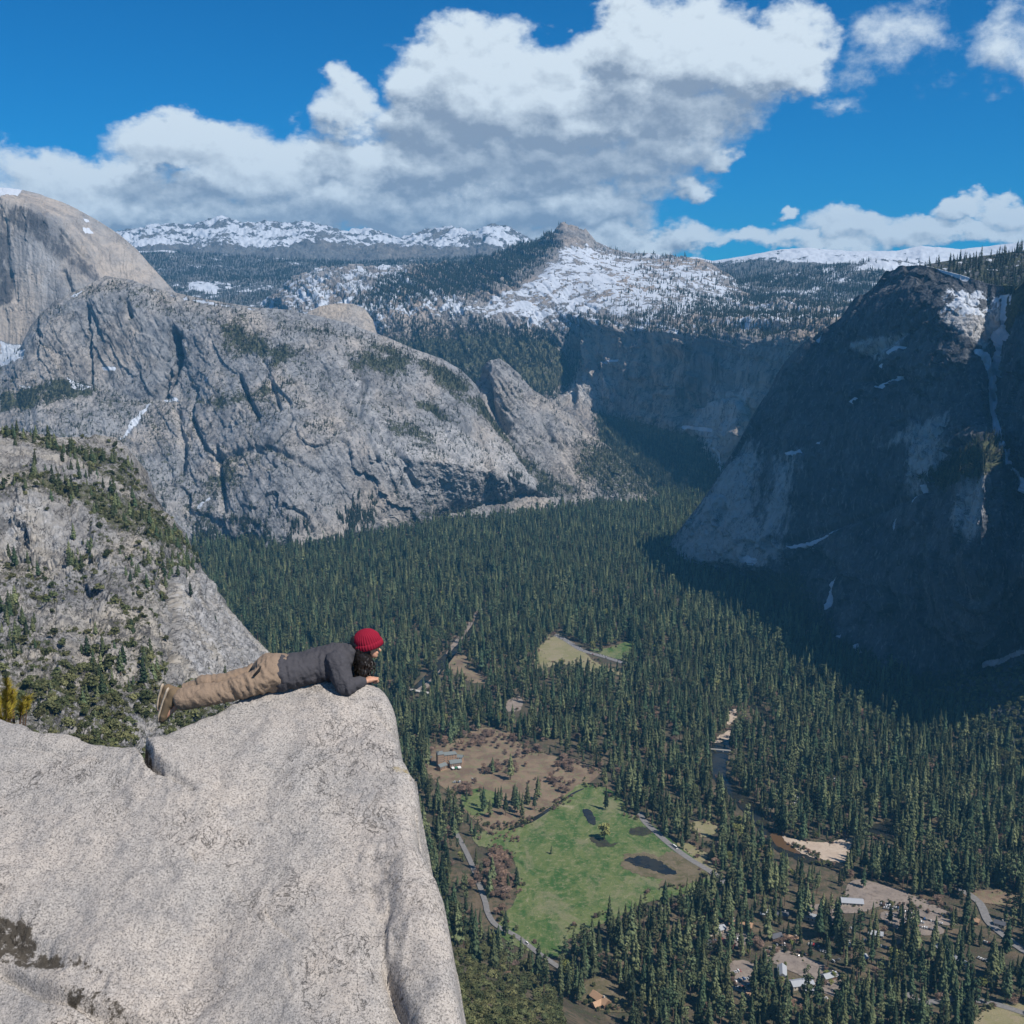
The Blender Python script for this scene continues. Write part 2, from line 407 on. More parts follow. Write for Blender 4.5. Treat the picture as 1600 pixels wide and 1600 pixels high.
# --- far snowy range on the skyline
far_mat = rock_material('far_range_rock', L=7.0, base=(.13,.14,.15), warm=(.16,.155,.15), dark=(.05,.055,.065), crack=.3, snowk=1.0)
def snow_far(vx, vy, up, n, P):
    return .62 + .28*n - .55*sstep(vy, 386, 410) + .3*lines_max(vx, vy, [([(215, 385), (260, 392)], 8, 1), ([(380, 388), (420, 395)], 5, 1)])
sheet('far_snowy_range', [[(140,372,13800),(200,362,13800),(250,356,13800),(300,358,13900),(340,349,14000),(365,352,14000),(400,359,13900),(430,355,14000),(455,359,14000),
    (480,357,14000),(530,361,14000),(570,364,14000),(620,371,13900),(660,364,13900),(690,357,13900),(715,362,13800),(745,372,13500),(765,360,13300),(790,366,13300),(830,380,13200),(900,388,13000)],
    [(140,430,11500),(300,425,11500),(500,425,11500),(700,428,11500),(900,430,11500)]], 140, 900, res(560), res(60), far_mat, amp=150, scale=1300, vstretch=.8,
    snow=snow_far, smv=2, back=(1500, 900), topamp=.8, label='snow covered mountain range on the skyline below the cloud deck')
fr_mat = rock_material('far_plateau_rock', L=5.5, base=(.12,.13,.14), warm=(.14,.14,.135), dark=(.045,.055,.06), crack=.25)
def snow_fr(vx, vy, up, n, P):
    return .85 + .25*n - .75*sstep(vy, 408+6*np.sin(vx/40), 424) + .45*sstep(vx, 1430, 1520)*(1-sstep(vy, 425, 445))
sheet('far_snow_plateau', [[(1030,412,10500),(1060,405,10500),(1085,401,10500),(1115,408,10500),(1160,401,10400),(1220,391,10400),(1262,388,10400),(1330,393,10300),
    (1400,393,10200),(1440,384,10200),(1500,390,10100),(1560,384,10100),(1600,379,10000),(1720,374,10000)],[(1030,480,7800),(1300,478,7800),(1720,480,7800)]],
    1030, 1720, res(460), res(90), fr_mat, amp=45, scale=900, vstretch=1, snow=snow_fr, smv=4, back=(1500, 500), label='broad snow covered plateau on the right skyline')
def snow_fr2(vx, vy, up, n, P):
    return .42 + .5*n + .25*sstep(vx, 1330, 1400)*(1-sstep(vy, 425, 445)) + .1*(1-sstep(vy, 425, 440))
sheet('far_wooded_ridge', [[(1090,455,7900),(1150,440,7900),(1200,432,7900),(1260,424,7800),(1300,418,7800),(1345,412,7700),(1380,402,7700),(1440,408,7600),(1500,408,7600),(1720,400,7600)],
    [(1090,510,6400),(1300,505,6400),(1720,500,6400)]], 1090, 1720, res(420), res(80), fr_mat, amp=40, scale=700, vstretch=1, snow=snow_fr2, smv=4, back=(900, 400),
    label='lower wooded ridge with thin snow in front of the right skyline')
# --- wooded country between the dome and the far range
def snow_pl(vx, vy, up, n, P):
    return .30 + .5*n + lines_max(vx, vy, [([(300, 448), (335, 456)], 7, .42), ([(215, 390), (270, 394)], 5, .5)]) + .15*sstep(vy, 440, 460)
sheet('wooded_plateau', [[(180,395,11300),(260,393,11300),(330,398,11300),(400,402,11300),(450,404,11300),(560,410,11200),(700,404,11000),(860,398,10800)],
    [(180,505,7800),(500,505,7800),(860,500,7800)]], 180, 860, res(460), res(120), fr_mat, amp=45, scale=900, vstretch=1, snow=snow_pl, smv=6, back=(900, 500),
    label='blue wooded plateau with thin snow between the dome and the snowy range')
# --- the snowy peak massif and its cliff
sk_mat = rock_material('snow_peak_rock', L=4.2, base=(.27,.26,.255), warm=(.38,.32,.27), dark=(.06,.065,.075), crack=.9, snowk=1.0)
def snow_sk(vx, vy, up, n, P):
    s = np.full(vx.shape, .50) + .35*n
    s = np.maximum(s, polys_max(vx, vy, [([(730,500),(740,480),(800,450),(860,405),(870,380),(890,372),(985,400),(1060,405),(1110,412),(1150,450),(1190,470),(1240,480),(1270,500),(1100,505),(930,500),(820,505)], 14, .72), ([(700,520),(760,500),(930,500),(1280,500),(1300,520),(1100,521),(930,516),(800,520)], 8, .62),
        ([(440,480),(420,470),(480,425),(560,418),(640,416),(730,425),(700,500),(560,520)], 10, .56)]) + .2*n)
    s -= .95*sstep(fbm(P/np.array([60, 60, 20]), 5, .65, 7), .06, .34)*(vx > 730)*(.45+.55*sstep(vx, 940, 1010))
    s -= 1.6*polys_max(vx, vy, [([(866,362),(880,347),(905,355),(932,380),(905,382),(880,372)], 3, 1)])
    s -= .75*polys_max(vx, vy, [([(640,425),(860,368),(876,378),(830,430),(740,470),(690,450)], 12, 1), ([(620,500),(720,508),(880,520),(900,760),(1420,900),(1450,560),(1260,522),(900,522),(860,560),(600,560)], 5, 1)])
    s -= .35*(vy > 516)
    s = np.where(vy > 520, np.maximum(s, lines_max(vx, vy, [([(1075,668),(1110,672)], 4, .9), ([(935,566),(960,562)], 3, .9), ([(1125,706),(1135,740)], 4, .8)])), s)
    return s
def veg_sk(vx, vy, up, n, P):
    v = .12*(vy > 520) + .1*n
    v = np.maximum(v, polys_max(vx, vy, [([(930,640),(1090,680),(1130,740),(1130,800),(940,800)], 8, .9), ([(560,530),(860,520),(900,560),(860,620),(600,620)], 10, .75)]))
    return v
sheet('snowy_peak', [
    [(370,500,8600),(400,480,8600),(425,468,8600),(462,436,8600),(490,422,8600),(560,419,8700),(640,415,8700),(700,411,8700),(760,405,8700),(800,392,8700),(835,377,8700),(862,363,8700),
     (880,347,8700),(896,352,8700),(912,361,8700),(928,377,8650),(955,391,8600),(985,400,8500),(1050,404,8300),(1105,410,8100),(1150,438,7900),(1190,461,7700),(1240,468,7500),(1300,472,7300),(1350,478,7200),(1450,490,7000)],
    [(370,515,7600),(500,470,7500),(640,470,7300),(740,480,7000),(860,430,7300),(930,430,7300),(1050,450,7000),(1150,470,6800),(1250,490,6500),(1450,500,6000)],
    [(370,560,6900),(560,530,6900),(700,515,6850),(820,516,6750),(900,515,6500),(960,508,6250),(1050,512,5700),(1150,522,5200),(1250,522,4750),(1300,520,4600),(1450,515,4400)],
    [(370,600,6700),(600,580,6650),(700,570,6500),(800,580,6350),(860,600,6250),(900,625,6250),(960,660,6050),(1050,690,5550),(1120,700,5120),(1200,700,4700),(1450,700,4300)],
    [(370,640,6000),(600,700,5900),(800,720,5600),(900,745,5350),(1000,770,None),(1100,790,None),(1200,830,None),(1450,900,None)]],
    370, 1450, res(820), res(440), sk_mat, amp=34, fac=34, fsc=(150, 420), scale=480, vstretch=.35, detail=1.3, calm=[([(740,490),(860,400),(880,375),(985,402),(1110,412),(1190,465),(1200,500),(900,505)], 14, 1)], stain=[([(880,520),(1250,525),(1210,600),(1100,640),(1060,720),(980,700),(900,620)], 12, .45)], pale=[([(1100,600),(1180,590),(1160,700),(1110,740),(1080,660)], 16, .75), ([(880,570),(960,580),(960,650),(880,620)], 14, .7), ([(865,350),(935,380),(900,385)], 3, 0)], snow=snow_sk, veg=veg_sk, smv=8, back=(1200, 700), topamp=.55,  # pale polygons put the sunlit lower slabs into the rock colour
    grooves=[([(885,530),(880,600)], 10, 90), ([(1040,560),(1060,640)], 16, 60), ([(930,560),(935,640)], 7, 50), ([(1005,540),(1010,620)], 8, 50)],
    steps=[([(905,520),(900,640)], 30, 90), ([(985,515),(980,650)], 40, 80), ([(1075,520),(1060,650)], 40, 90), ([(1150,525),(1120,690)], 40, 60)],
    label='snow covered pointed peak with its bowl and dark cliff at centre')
# small bare dome that looks over the ridge
cap_mat = rock_material('small_dome_rock', L=3.0, base=(.33,.32,.31), crack=.6, patchy=.3)
sheet('small_granite_dome', [[(470,505,5300),(482,488,5300),(500,479,5300),(530,474,5300),(552,475,5300),(570,482,5280),(582,500,5250),(588,525,5250),(600,545,5250)],
    [(470,560,5050),(520,560,5000),(560,560,5020),(600,560,5100)]], 470, 600, res(140), res(70), cap_mat, amp=14, scale=200, smv=8, back=(350, 500),
    label='small bare granite dome peeping over the ridge at centre left')
# --- the great dome at the left edge
hd_mat = rock_material('great_dome_rock', L=2.9, base=(.27,.268,.27), warm=(.40,.355,.31), dark=(.10,.105,.12), crack=.35, patchy=.3, bumps=.8)
def snow_hd(vx, vy, up, n, P):
    return polys_max(vx, vy, [([(-130,280),(0,285),(36,296),(28,307),(0,308),(-130,306)], 2, 1), ([(130,341),(138,343),(141,348),(135,347)], 2, 1.1), ([(129,355),(138,357),(145,366),(137,366),(131,361)], 2, 1.2),
        ([(0,530),(40,540),(38,560),(0,570)], 6, 1.0)])
sheet('granite_dome', [
    [(-140,305,5500),(-60,296,5500),(0,293,5500),(30,296,5500),(60,303,5500),(100,317,5480),(130,332,5460),(160,349,5450),(190,369,5430),(215,391,5400),(235,414,5380),(252,433,5350),(272,455,5300),(300,480,5250)],
    [(-140,309,5180),(0,310,5180),(30,317,5180),(60,326,5180),(90,345,5190),(120,372,5210),(150,405,5240),(165,428,5250),(200,440,5240),(240,456,5220),(300,500,5200)],
    [(-140,420,5080),(0,420,5080),(60,420,5080),(120,430,5100),(165,455,5160),(200,470,5190),(300,520,5150)],
    [(-140,620,4950),(0,600,4950),(100,560,4980),(200,520,5050),(300,560,5050)]],
    -140, 300, res(420), res(300), hd_mat, amp=7, fac=4, fsc=(60, 420), scale=130, vstretch=.07, snow=snow_hd, smv=4, back=(700, 900), topamp=.25, ridge=.35,
    grooves=[([(8,345),(14,430)], 5, 12), ([(18,430),(25,470)], 5, 12), ([(100,425),(118,470)], 4, 16), ([(95,360),(140,410)], 3, 12), ([(30,318),(70,330)], 3, 8)],
    stain=[([(-140,325),(0,322),(14,340),(20,390),(12,420),(26,440),(24,475),(0,480),(-140,480)], 4, .75), ([(0,312),(40,322),(95,358),(140,410),(160,440),(150,450),(120,425),(80,400),(40,365),(0,345)], 9, .72), ([(110,440),(128,470),(110,475),(98,430)], 5, .5)],
    pale=[([(20,380),(60,360),(100,400),(100,470),(40,480)], 15, .45)],
    label='huge bare granite dome with a sheer streaked face at the left edge')

# --- the wide grey massif across the valley
ms_mat = rock_material('massif_rock', L=2.2, base=(.265,.272,.285), warm=(.38,.35,.32), dark=(.065,.072,.084), streak_dir=R(-26), crack=.9, patchy=.5)
def veg_ms(vx, vy, up, n, P):
    v = .16 + .30*n + .55*(up-.45)
    v = np.maximum(v, .75*n + .10*fbm(P/60, 3) + polys_max(vx, vy, [([(340,510),(380,500),(420,530),(470,555),(475,575),(430,575),(370,560),(345,540)], 22, .72), ([(545,545),(570,535),(620,550),(650,560),(640,590),(580,592),(550,575)], 22, .78),
        ([(650,560),(690,565),(740,600),(735,615),(690,610),(660,590)], 8, .75), ([(640,620),(680,630),(720,660),(700,660),(650,640)], 6, .7), ([(300,630),(370,600),(470,600),(440,620),(350,640)], 7, .5),
        ([(60,600),(110,590),(160,610),(140,625),(70,640),(0,650),(0,620)], 7, .7), ([(600,655),(650,660),(700,690),(660,700),(600,680)], 7, .55),
        ([(280,790),(320,720),(380,690),(420,720),(350,800),(300,850)], 14, .42), ([(640,800),(700,790),(840,760),(870,770),(850,800),(700,820)], 7, .55),
        ([(700,610),(760,620),(800,680),(860,740),(870,780),(820,720),(760,660)], 8, .7), ([(560,830),(600,810),(700,800),(700,820),(600,850)], 7, .5)]))
    return v
def snow_ms(vx, vy, up, n, P):
    return polys_max(vx, vy, [([(0,540),(42,548),(38,562),(10,574),(0,575)], 5, .9), ([(105,590),(130,600),(142,606),(128,612),(112,606)], 3, 1), ([(158,572),(182,573),(180,579),(160,578)], 2, 1), ([(60,585),(90,600),(80,606)], 5, .6),
        ([(186,690),(205,660),(235,632),(246,628),(225,655),(196,688)], 4, .85), ([(100,472),(118,458),(134,452),(120,468)], 4, .8), ([(258,628),(282,624),(284,631),(262,633)], 2, .9), ([(316,598),(330,590),(326,598)], 2, .9),
        ([(230,452),(280,462),(330,470),(400,482),(420,490),(360,486),(280,470)], 5, .62), ([(305,795),(330,776),(332,782),(312,800)], 3, .8), ([(25,600),(60,606),(40,615)], 5, .7)]) + .1*n
sheet('grey_massif', [
    [(-80,590,4700),(0,571,4700),(35,540,4700),(50,505,4720),(75,478,4720),(105,462,4720),(135,448,4720),(165,431,4750),(180,434,4740),(205,438,4740),(240,450,4720),(270,457,4700),(320,468,4650),(400,481,4600),
     (450,484,4620),(480,491,4640),(520,500,4650),(560,511,4680),(600,526,4700),(640,543,4700),(690,560,4720),(720,578,4740),(745,602,4760),(765,640,4780),(800,690,4780),(840,738,4780),(875,775,4780)],
    [(-80,600,4600),(0,590,4590),(35,560,4580),(60,520,4600),(100,500,4600),(165,470,4620),(240,490,4590),(300,510,4540),(400,520,4500),(480,530,4500),(560,548,4520),(640,580,4560),(720,610,4620),(800,705,4680),(875,778,4740)],
    [(-80,680,4480),(0,630,4500),(60,600,4510),(110,595,4520),(150,605,4520),(230,628,4500),(290,622,4450),(330,590,4400),(400,580,4370),(470,590,4360),(560,615,4380),(640,640,4420),(720,665,4480),(800,720,4600),(875,782,4730)],
    [(-80,760,4300),(60,650,4350),(150,660,4360),(230,680,4340),(300,700,4260),(380,680,4170),(450,660,4120),(520,690,4120),(600,710,4150),(700,720,4250),(800,745,4480),(875,786,4720)],
    [(-80,900,None),(200,890,None),(280,862,None),(330,860,None),(380,863,None),(430,870,None),(480,864,None),(520,855,None),(560,850,None),(600,842,None),(640,835,None),(700,820,None),(760,812,None),(810,802,None),(840,795,None),(875,790,None)]],
    -80, 875, res(860), res(430), ms_mat, amp=22, fac=9, fsc=(150, 420), detail=.75, scale=290, vstretch=.26, slant=R(-26), veg=veg_ms, stain=[([(0,570),(60,500),(160,440),(300,480),(280,640),(230,690),(0,640)], 25, .18), ([(270,640),(360,600),(440,620),(430,700),(330,760),(270,740)], 20, .25), ([(600,560),(700,570),(760,640),(700,660),(620,620)], 20, .2)], pale=[([(560,690),(700,650),(830,700),(850,770),(700,800),(600,770)], 25, .6), ([(170,640),(260,640),(200,700),(40,720),(100,650)], 15, .35), ([(490,480),(640,680),(620,740),(520,600)], 15, .45)], snow=snow_ms, smv=8, back=(600, 700), topamp=.3,
    grooves=[([(196,470),(205,495)], 4, 30), ([(272,520),(280,560),(262,620)], 6, 50), ([(340,700),(348,760),(352,800)], 4, 26), ([(280,650),(290,700),(285,740)], 5, 24), ([(310,610),(302,650),(320,700),(345,720)], 3, 18),
        ([(375,590),(385,620),(402,650)], 4, 26), ([(425,600),(437,640)], 3, 18), ([(455,655),(430,690),(405,710)], 4, 20), ([(620,700),(640,730),(620,770)], 4, 26), ([(640,690),(690,700),(740,730)], 3, 14),
        ([(520,620),(600,680),(650,760)], 5, 18), ([(570,600),(560,650),(590,720)], 4, 18), ([(330,720),(420,700),(500,740)], 5, 14), ([(680,640),(740,680),(800,750)], 5, 22), ([(760,620),(790,680),(850,760)], 6, 40)],
    steps=[([(140,478),(148,600)], 16, 60), ([(62,500),(60,560)], 14, 40), ([(286,520),(255,632)], 20, 60), ([(225,570),(222,600)], 10, 18)],
    label='wide grey granite massif with ledges and scrub across the valley')
sp_mat = rock_material('spire_rock', L=2.4, base=(.27,.27,.275), warm=(.37,.335,.30), dark=(.07,.072,.08), streak_dir=R(-30), crack=1.0, patchy=.5)
def veg_sp(vx, vy, up, n, P):
    return .25 + .3*n + polys_max(vx, vy, [([(900,690),(960,690),(1020,750),(1040,780),(960,780),(900,740)], 10, .35), ([(740,650),(800,700),(900,770),(860,770)], 8, .4)])
sheet('spire_ridge', [
    [(700,640,5150),(730,610,5100),(748,592,5050),(752,575,5020),(765,564,5000),(780,560,5000),(795,570,5000),(808,582,5000),(830,608,5010),(860,628,5020),(895,652,5020),(925,680,5020),(950,698,5010),(975,722,4990),(1000,746,4960),(1022,766,4940),(1045,786,4900)],
    [(700,680,5000),(760,640,4920),(820,640,4890),(880,680,4880),(940,715,4880),(1000,762,4880),(1045,792,4860)],
    [(700,830,None),(800,815,None),(860,808,None),(900,800,None),(940,796,None),(980,796,None),(1010,794,None),(1045,796,None)]],
    700, 1045, res(330), res(230), sp_mat, amp=18, fac=7, fsc=(80, 200), scale=230, vstretch=.45, slant=R(-30), veg=veg_sp, smv=8, back=(500, 500), topamp=.5,
    grooves=[([(755,585),(765,630),(790,670)], 7, 60), ([(850,650),(862,690)], 4, 24), ([(870,660),(885,700)], 4, 20)], steps=[([(770,565),(768,640)], 12, 40)],
    label='blocky granite spire on the ridge running down to the valley head')

# --- the dark north facing wall on the right
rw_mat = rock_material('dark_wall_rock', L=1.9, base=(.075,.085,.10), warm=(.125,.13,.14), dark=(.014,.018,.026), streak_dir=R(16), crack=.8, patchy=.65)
def veg_rw(vx, vy, up, n, P):
    return .12 + .3*n + polys_max(vx, vy, [([(1440,750),(1500,710),(1560,690),(1600,700),(1560,730),(1480,770)], 8, .6), ([(1150,900),(1240,890),(1300,990),(1400,1050),(1720,1040),(1720,1110),(1200,1100)], 16, .6),
       ([(1540,400),(1720,380),(1720,560),(1570,470)], 10, .6)]) - .5*polys_max(vx, vy, [([(1030,870),(1130,740),(1200,620),(1260,660),(1260,760),(1200,880),(1100,890)], 14, 1)])
def snow_rw(vx, vy, up, n, P):
    s = .08*n + polys_max(vx, vy, [([(1566,462),(1578,458),(1574,490),(1566,520),(1572,560),(1562,580),(1556,600),(1560,650),(1552,655),(1546,640),(1545,600),(1534,575),(1522,560),(1535,560),(1548,570),(1556,540),(1552,520),(1562,500)], 5, 2.0),
        ([(1553,655),(1560,652),(1563,690),(1580,715),(1604,745),(1640,800),(1604,768),(1574,728),(1552,700)], 5, 2.0),
        ([(1372,606),(1392,592),(1416,588),(1400,598),(1380,608)], 2, 1.15), ([(1332,630),(1344,624),(1340,634)], 1.5, 1.1), ([(1236,712),(1258,706),(1262,712),(1240,716)], 2, 1), ([(1278,698),(1292,688),(1288,698)], 2, 1),
        ([(1032,848),(1042,840),(1036,862),(1030,874)], 3, 1), ([(1062,866),(1072,868),(1080,885),(1070,884)], 3, .95), ([(1142,876),(1165,866),(1180,872),(1170,886),(1150,884)], 3, .95),
        ([(1282,950),(1290,920),(1308,900),(1300,915),(1290,945)], 2, .9), ([(1234,856),(1270,850),(1300,838),(1330,822),(1300,842),(1270,856),(1240,860)], 2.5, .95), ([(1392,846),(1402,818),(1412,808),(1404,824)], 1.5, .8),
        ([(1438,790),(1450,764),(1476,744),(1456,764),(1444,790)], 1.5, .8), ([(1536,1040),(1570,1025),(1604,1012),(1604,1022),(1570,1036),(1535,1048)], 3, .9), ([(1325,1006),(1334,1002),(1340,1016),(1334,1018)], 2, 1), ([(1294,990),(1310,985),(1304,993)], 2, .9),
        ([(1270,530),(1285,518),(1288,522),(1274,535)], 2, 1), ([(1380,450),(1440,420),(1510,432),(1500,436),(1440,424),(1385,445)], 2, .0), ([(1430,410),(1460,414),(1520,428),(1510,440),(1470,424)], 3, .95),
        ([(1395,555),(1410,545),(1430,545),(1400,560)], 1.5, .9), ([(1380,575),(1388,570),(1384,578)], 1.5, .9), ([(1470,470),(1510,445),(1566,450),(1570,480),(1530,510),(1478,515)], 10, .60)])
    return s
def wallY(px, py, off=0.0):          # a face of 70 degrees running almost along the view
    r = ray(px, py); k = .36
    t = (737+759+k*850+off)/(r[0]+.253*r[1]-k*r[2]); return float(t*r[1])
def WR(row): return [(p[0], p[1], None if (len(p) > 2 and p[2] is None) else wallY(p[0], p[1], p[2] if len(p) > 2 else 0)) for p in row]
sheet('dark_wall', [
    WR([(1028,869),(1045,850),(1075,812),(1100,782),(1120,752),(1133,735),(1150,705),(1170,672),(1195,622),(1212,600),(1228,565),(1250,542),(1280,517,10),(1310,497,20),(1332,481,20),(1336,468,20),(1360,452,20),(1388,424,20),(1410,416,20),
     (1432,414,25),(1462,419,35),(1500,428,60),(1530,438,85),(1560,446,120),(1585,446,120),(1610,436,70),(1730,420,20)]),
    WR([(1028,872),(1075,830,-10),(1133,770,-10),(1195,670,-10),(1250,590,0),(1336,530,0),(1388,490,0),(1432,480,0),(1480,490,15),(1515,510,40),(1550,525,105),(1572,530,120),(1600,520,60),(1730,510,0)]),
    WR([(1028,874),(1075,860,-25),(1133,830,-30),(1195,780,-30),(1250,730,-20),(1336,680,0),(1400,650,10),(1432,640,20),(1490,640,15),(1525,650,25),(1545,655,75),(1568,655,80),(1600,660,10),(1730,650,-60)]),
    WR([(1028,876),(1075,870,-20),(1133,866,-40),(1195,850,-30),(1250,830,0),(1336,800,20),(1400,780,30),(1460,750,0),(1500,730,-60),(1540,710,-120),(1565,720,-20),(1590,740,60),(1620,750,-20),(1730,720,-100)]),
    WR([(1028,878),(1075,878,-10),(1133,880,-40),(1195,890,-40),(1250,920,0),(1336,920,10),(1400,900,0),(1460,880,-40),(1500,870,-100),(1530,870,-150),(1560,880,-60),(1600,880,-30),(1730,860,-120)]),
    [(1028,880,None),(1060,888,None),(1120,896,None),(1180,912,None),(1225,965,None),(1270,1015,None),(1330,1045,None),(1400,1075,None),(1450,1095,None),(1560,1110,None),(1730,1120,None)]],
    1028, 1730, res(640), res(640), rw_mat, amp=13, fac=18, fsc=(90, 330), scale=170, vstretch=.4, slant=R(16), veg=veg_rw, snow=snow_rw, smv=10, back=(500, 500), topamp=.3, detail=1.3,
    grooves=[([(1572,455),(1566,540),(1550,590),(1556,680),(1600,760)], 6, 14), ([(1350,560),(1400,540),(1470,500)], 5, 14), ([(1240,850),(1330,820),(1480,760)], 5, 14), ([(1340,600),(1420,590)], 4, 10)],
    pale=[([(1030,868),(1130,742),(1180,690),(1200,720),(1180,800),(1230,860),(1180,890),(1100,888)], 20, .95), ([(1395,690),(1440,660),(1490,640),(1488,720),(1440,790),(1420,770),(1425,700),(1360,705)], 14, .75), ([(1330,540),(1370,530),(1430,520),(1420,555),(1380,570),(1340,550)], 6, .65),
        ([(1480,505),(1560,465),(1565,500),(1530,560),(1505,530)], 6, .9), ([(1215,720),(1262,705),(1240,830),(1200,870),(1180,830)], 26, .80), ([(1500,760),(1545,710),(1548,800),(1510,860),(1480,810)], 14, .7), ([(1540,1040),(1604,1000),(1604,1060),(1540,1070)], 8, .5)],  # pale: grazing sun on apron, facets and rib, painted as lighter rock
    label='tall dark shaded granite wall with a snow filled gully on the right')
sheet('wall_top_plateau', [[(1425,430,3450),(1445,414,3500),(1480,408,3520),(1520,402,3540),(1560,397,3560),(1600,391,3560),(1760,372,3560)],
    [(1425,470,3180),(1480,460,3180),(1530,475,3170),(1600,485,3120),(1760,470,2900)]], 1425, 1760, res(200), res(60), rw_mat, amp=6, scale=120, vstretch=1,
    veg=lambda vx, vy, up, n, P: .5+.3*n, snow=lambda vx, vy, up, n, P: .35+.4*n, smv=4, back=(600, 300), label='wooded snowy rim on top of the dark wall at the right')

# --- near slope on the left
lf_mat = rock_material('near_slope_rock', L=.9, base=(.25,.248,.248), warm=(.34,.315,.275), dark=(.07,.07,.074), veg=(.065,.075,.035), streak_dir=R(-38), crack=1.1, patchy=.75, vegk=.85)
def veg_lf(vx, vy, up, n, P):
    v = .34 + .35*n + .10*(vy > 1050)
    v = np.maximum(v, .25*n + polys_max(vx, vy, [([(0,670),(110,690),(180,705),(230,770),(200,780),(120,730),(0,700)], 8, .55), ([(60,745),(130,745),(230,790),(290,840),(280,870),(180,840),(100,790),(0,770)], 10, .65)]))
    v -= .45*polys_max(vx, vy, [([(270,900),(310,890),(430,1030),(440,1070),(260,1070),(250,1000)], 10, 1), ([(0,790),(70,790),(140,830),(150,870),(60,900),(0,880)], 9, .7), ([(0,690),(100,720),(200,790),(120,770),(0,730)], 8, .8)])
    return v
sheet('near_rocky_slope', [
    [(-90,640,1500),(0,670,1520),(50,679,1540),(100,685,1560),(150,681,1600),(180,686,1600),(198,702,1600),(215,738,1600),(232,768,1620),(238,788,1640),(262,803,1680),(282,838,1700),(290,862,1710),(312,890,1720),
     (330,918,1740),(370,965,1760),(400,1002,1770),(430,1040,1780),(470,1085,1780),(520,1150,1750),(560,1210,1700)],
    [(-90,740,1300),(0,745,1320),(60,752,1330),(120,762,1350),(180,785,1400),(238,805,1500),(282,860,1600),(330,935,1680),(400,1020,1700),(470,1100,1720),(560,1220,1650)],
    [(-90,780,1230),(0,782,1240),(60,785,1250),(120,800,1260),(180,820,1280),(240,850,1330),(290,900,1450),(330,960,1560),(400,1040,1620),(470,1120,1620),(560,1240,1550)],
    [(-90,890,1150),(0,890,1150),(80,900,1140),(150,895,1130),(220,920,1120),(290,980,1180),(360,1040,1300),(430,1100,1400),(560,1260,1400)],
    [(-90,1030,850),(0,1030,860),(100,1040,850),(200,1060,880),(280,1090,930),(360,1140,1050),(430,1180,1150),(560,1300,1200)],
    [(-90,1300,420),(100,1300,440),(200,1300,470),(300,1300,560),(430,1350,700),(560,1450,800)]],
    -90, 560, res(620), res(620), lf_mat, amp=12, fac=5.5, fsc=(42, 60), scale=80, vstretch=.6, slant=R(-30), veg=veg_lf, smv=12, back=(350, 500), foot=40, topamp=.3, detail=1.3, stain=[([(140,960),(220,990),(240,1060),(180,1040)], 12, .5), ([(150,850),(270,880),(260,960),(180,950),(130,900)], 16, .35), ([(0,900),(120,900),(160,980),(60,1010),(0,960)], 16, .3), ([(60,1080),(220,1060),(220,1140),(60,1150)], 18, .35)], pale=[([(265,900),(310,890),(430,1030),(440,1075),(280,1075)], 10, .5), ([(0,790),(70,790),(130,850),(60,890),(0,880)], 8, .45)],
    grooves=[([(265,900),(272,980),(262,1040)], 5, 22), ([(330,920),(360,980),(400,1050)], 4, 9), ([(300,900),(330,980),(350,1050)], 4, 9), ([(0,870),(80,890),(150,880)], 5, 8), ([(150,985),(210,1010),(230,1060)], 4, 8)],
    label='near rocky slope dotted with scrub and pines on the left')

# --- the same valley wall going on beyond the right edge of the view, and the scrubby talus at its foot
def world_sheet(name, lines, nu, nv, mat, amp, scale, label, veg=.3):
    L = [np.array(l, float) for l in lines]; tt = np.linspace(0, 1, nu)
    G = np.array([np.stack([np.interp(tt, np.linspace(0, 1, len(l)), l[:, k]) for k in range(3)], 1) for l in L])
    v = np.linspace(0, len(L)-1, nv); j = np.minimum(v.astype(int), len(L)-2); f = (v-j)[:, None, None]
    P = G[j]*(1-f) + G[j+1]*f
    P = blur1(blur1(P, 3, 0), 5, 1)
    du = np.gradient(P, axis=1); dv = np.gradient(P, axis=0); N = np.cross(dv, du); N /= np.linalg.norm(N, axis=2)[:, :, None]+1e-9
    N *= np.sign((N*(np.array([0, 0, CAMZ])-P)).sum(2))[:, :, None]
    q = P.reshape(-1, 3)/scale
    d = (fbm(q*np.array([1, 1, .4]), 5) + .6*fbm(q*2.2, 6, .55, 5, True)).reshape(P.shape[:2])
    P = P + N*(amp*d)[:, :, None]
    me = mesh_np(name, P.reshape(-1, 3), grid_faces(nv, nu)); n = fbm(q*3, 4)
    set_attr(me, 'veg', veg+.3*n); set_attr(me, 'snow', np.zeros(len(n)))
    o = link(name, me, mat, smooth=True); tag(o, label, kind='structure')
    SHEETS[name] = dict(P=P, px=topx(P)[0], py=topx(P)[1], n=n.reshape(P.shape[:2]), veg=np.full(P.shape[:2], veg), snow=0*P[..., 0], up=np.ones(P.shape[:2]))
    return o
world_sheet('valley_wall_beyond', [[(2300,3700,-30),(2600,2600,-30),(2500,1500,-30),(2500,100,-30)], [(1820,3420,915),(1980,2700,1020),(1850,1900,1000),(1850,100,950)],
    [(1560,2900,500),(1480,2300,520),(1480,1500,500),(1560,100,500)], [(1120,2330,-20),(1150,1950,-20),(1220,1400,-20),(1320,100,-20)]],
    260, 200, rw_mat, 40, 260, 'dark valley wall going on beyond the right edge')
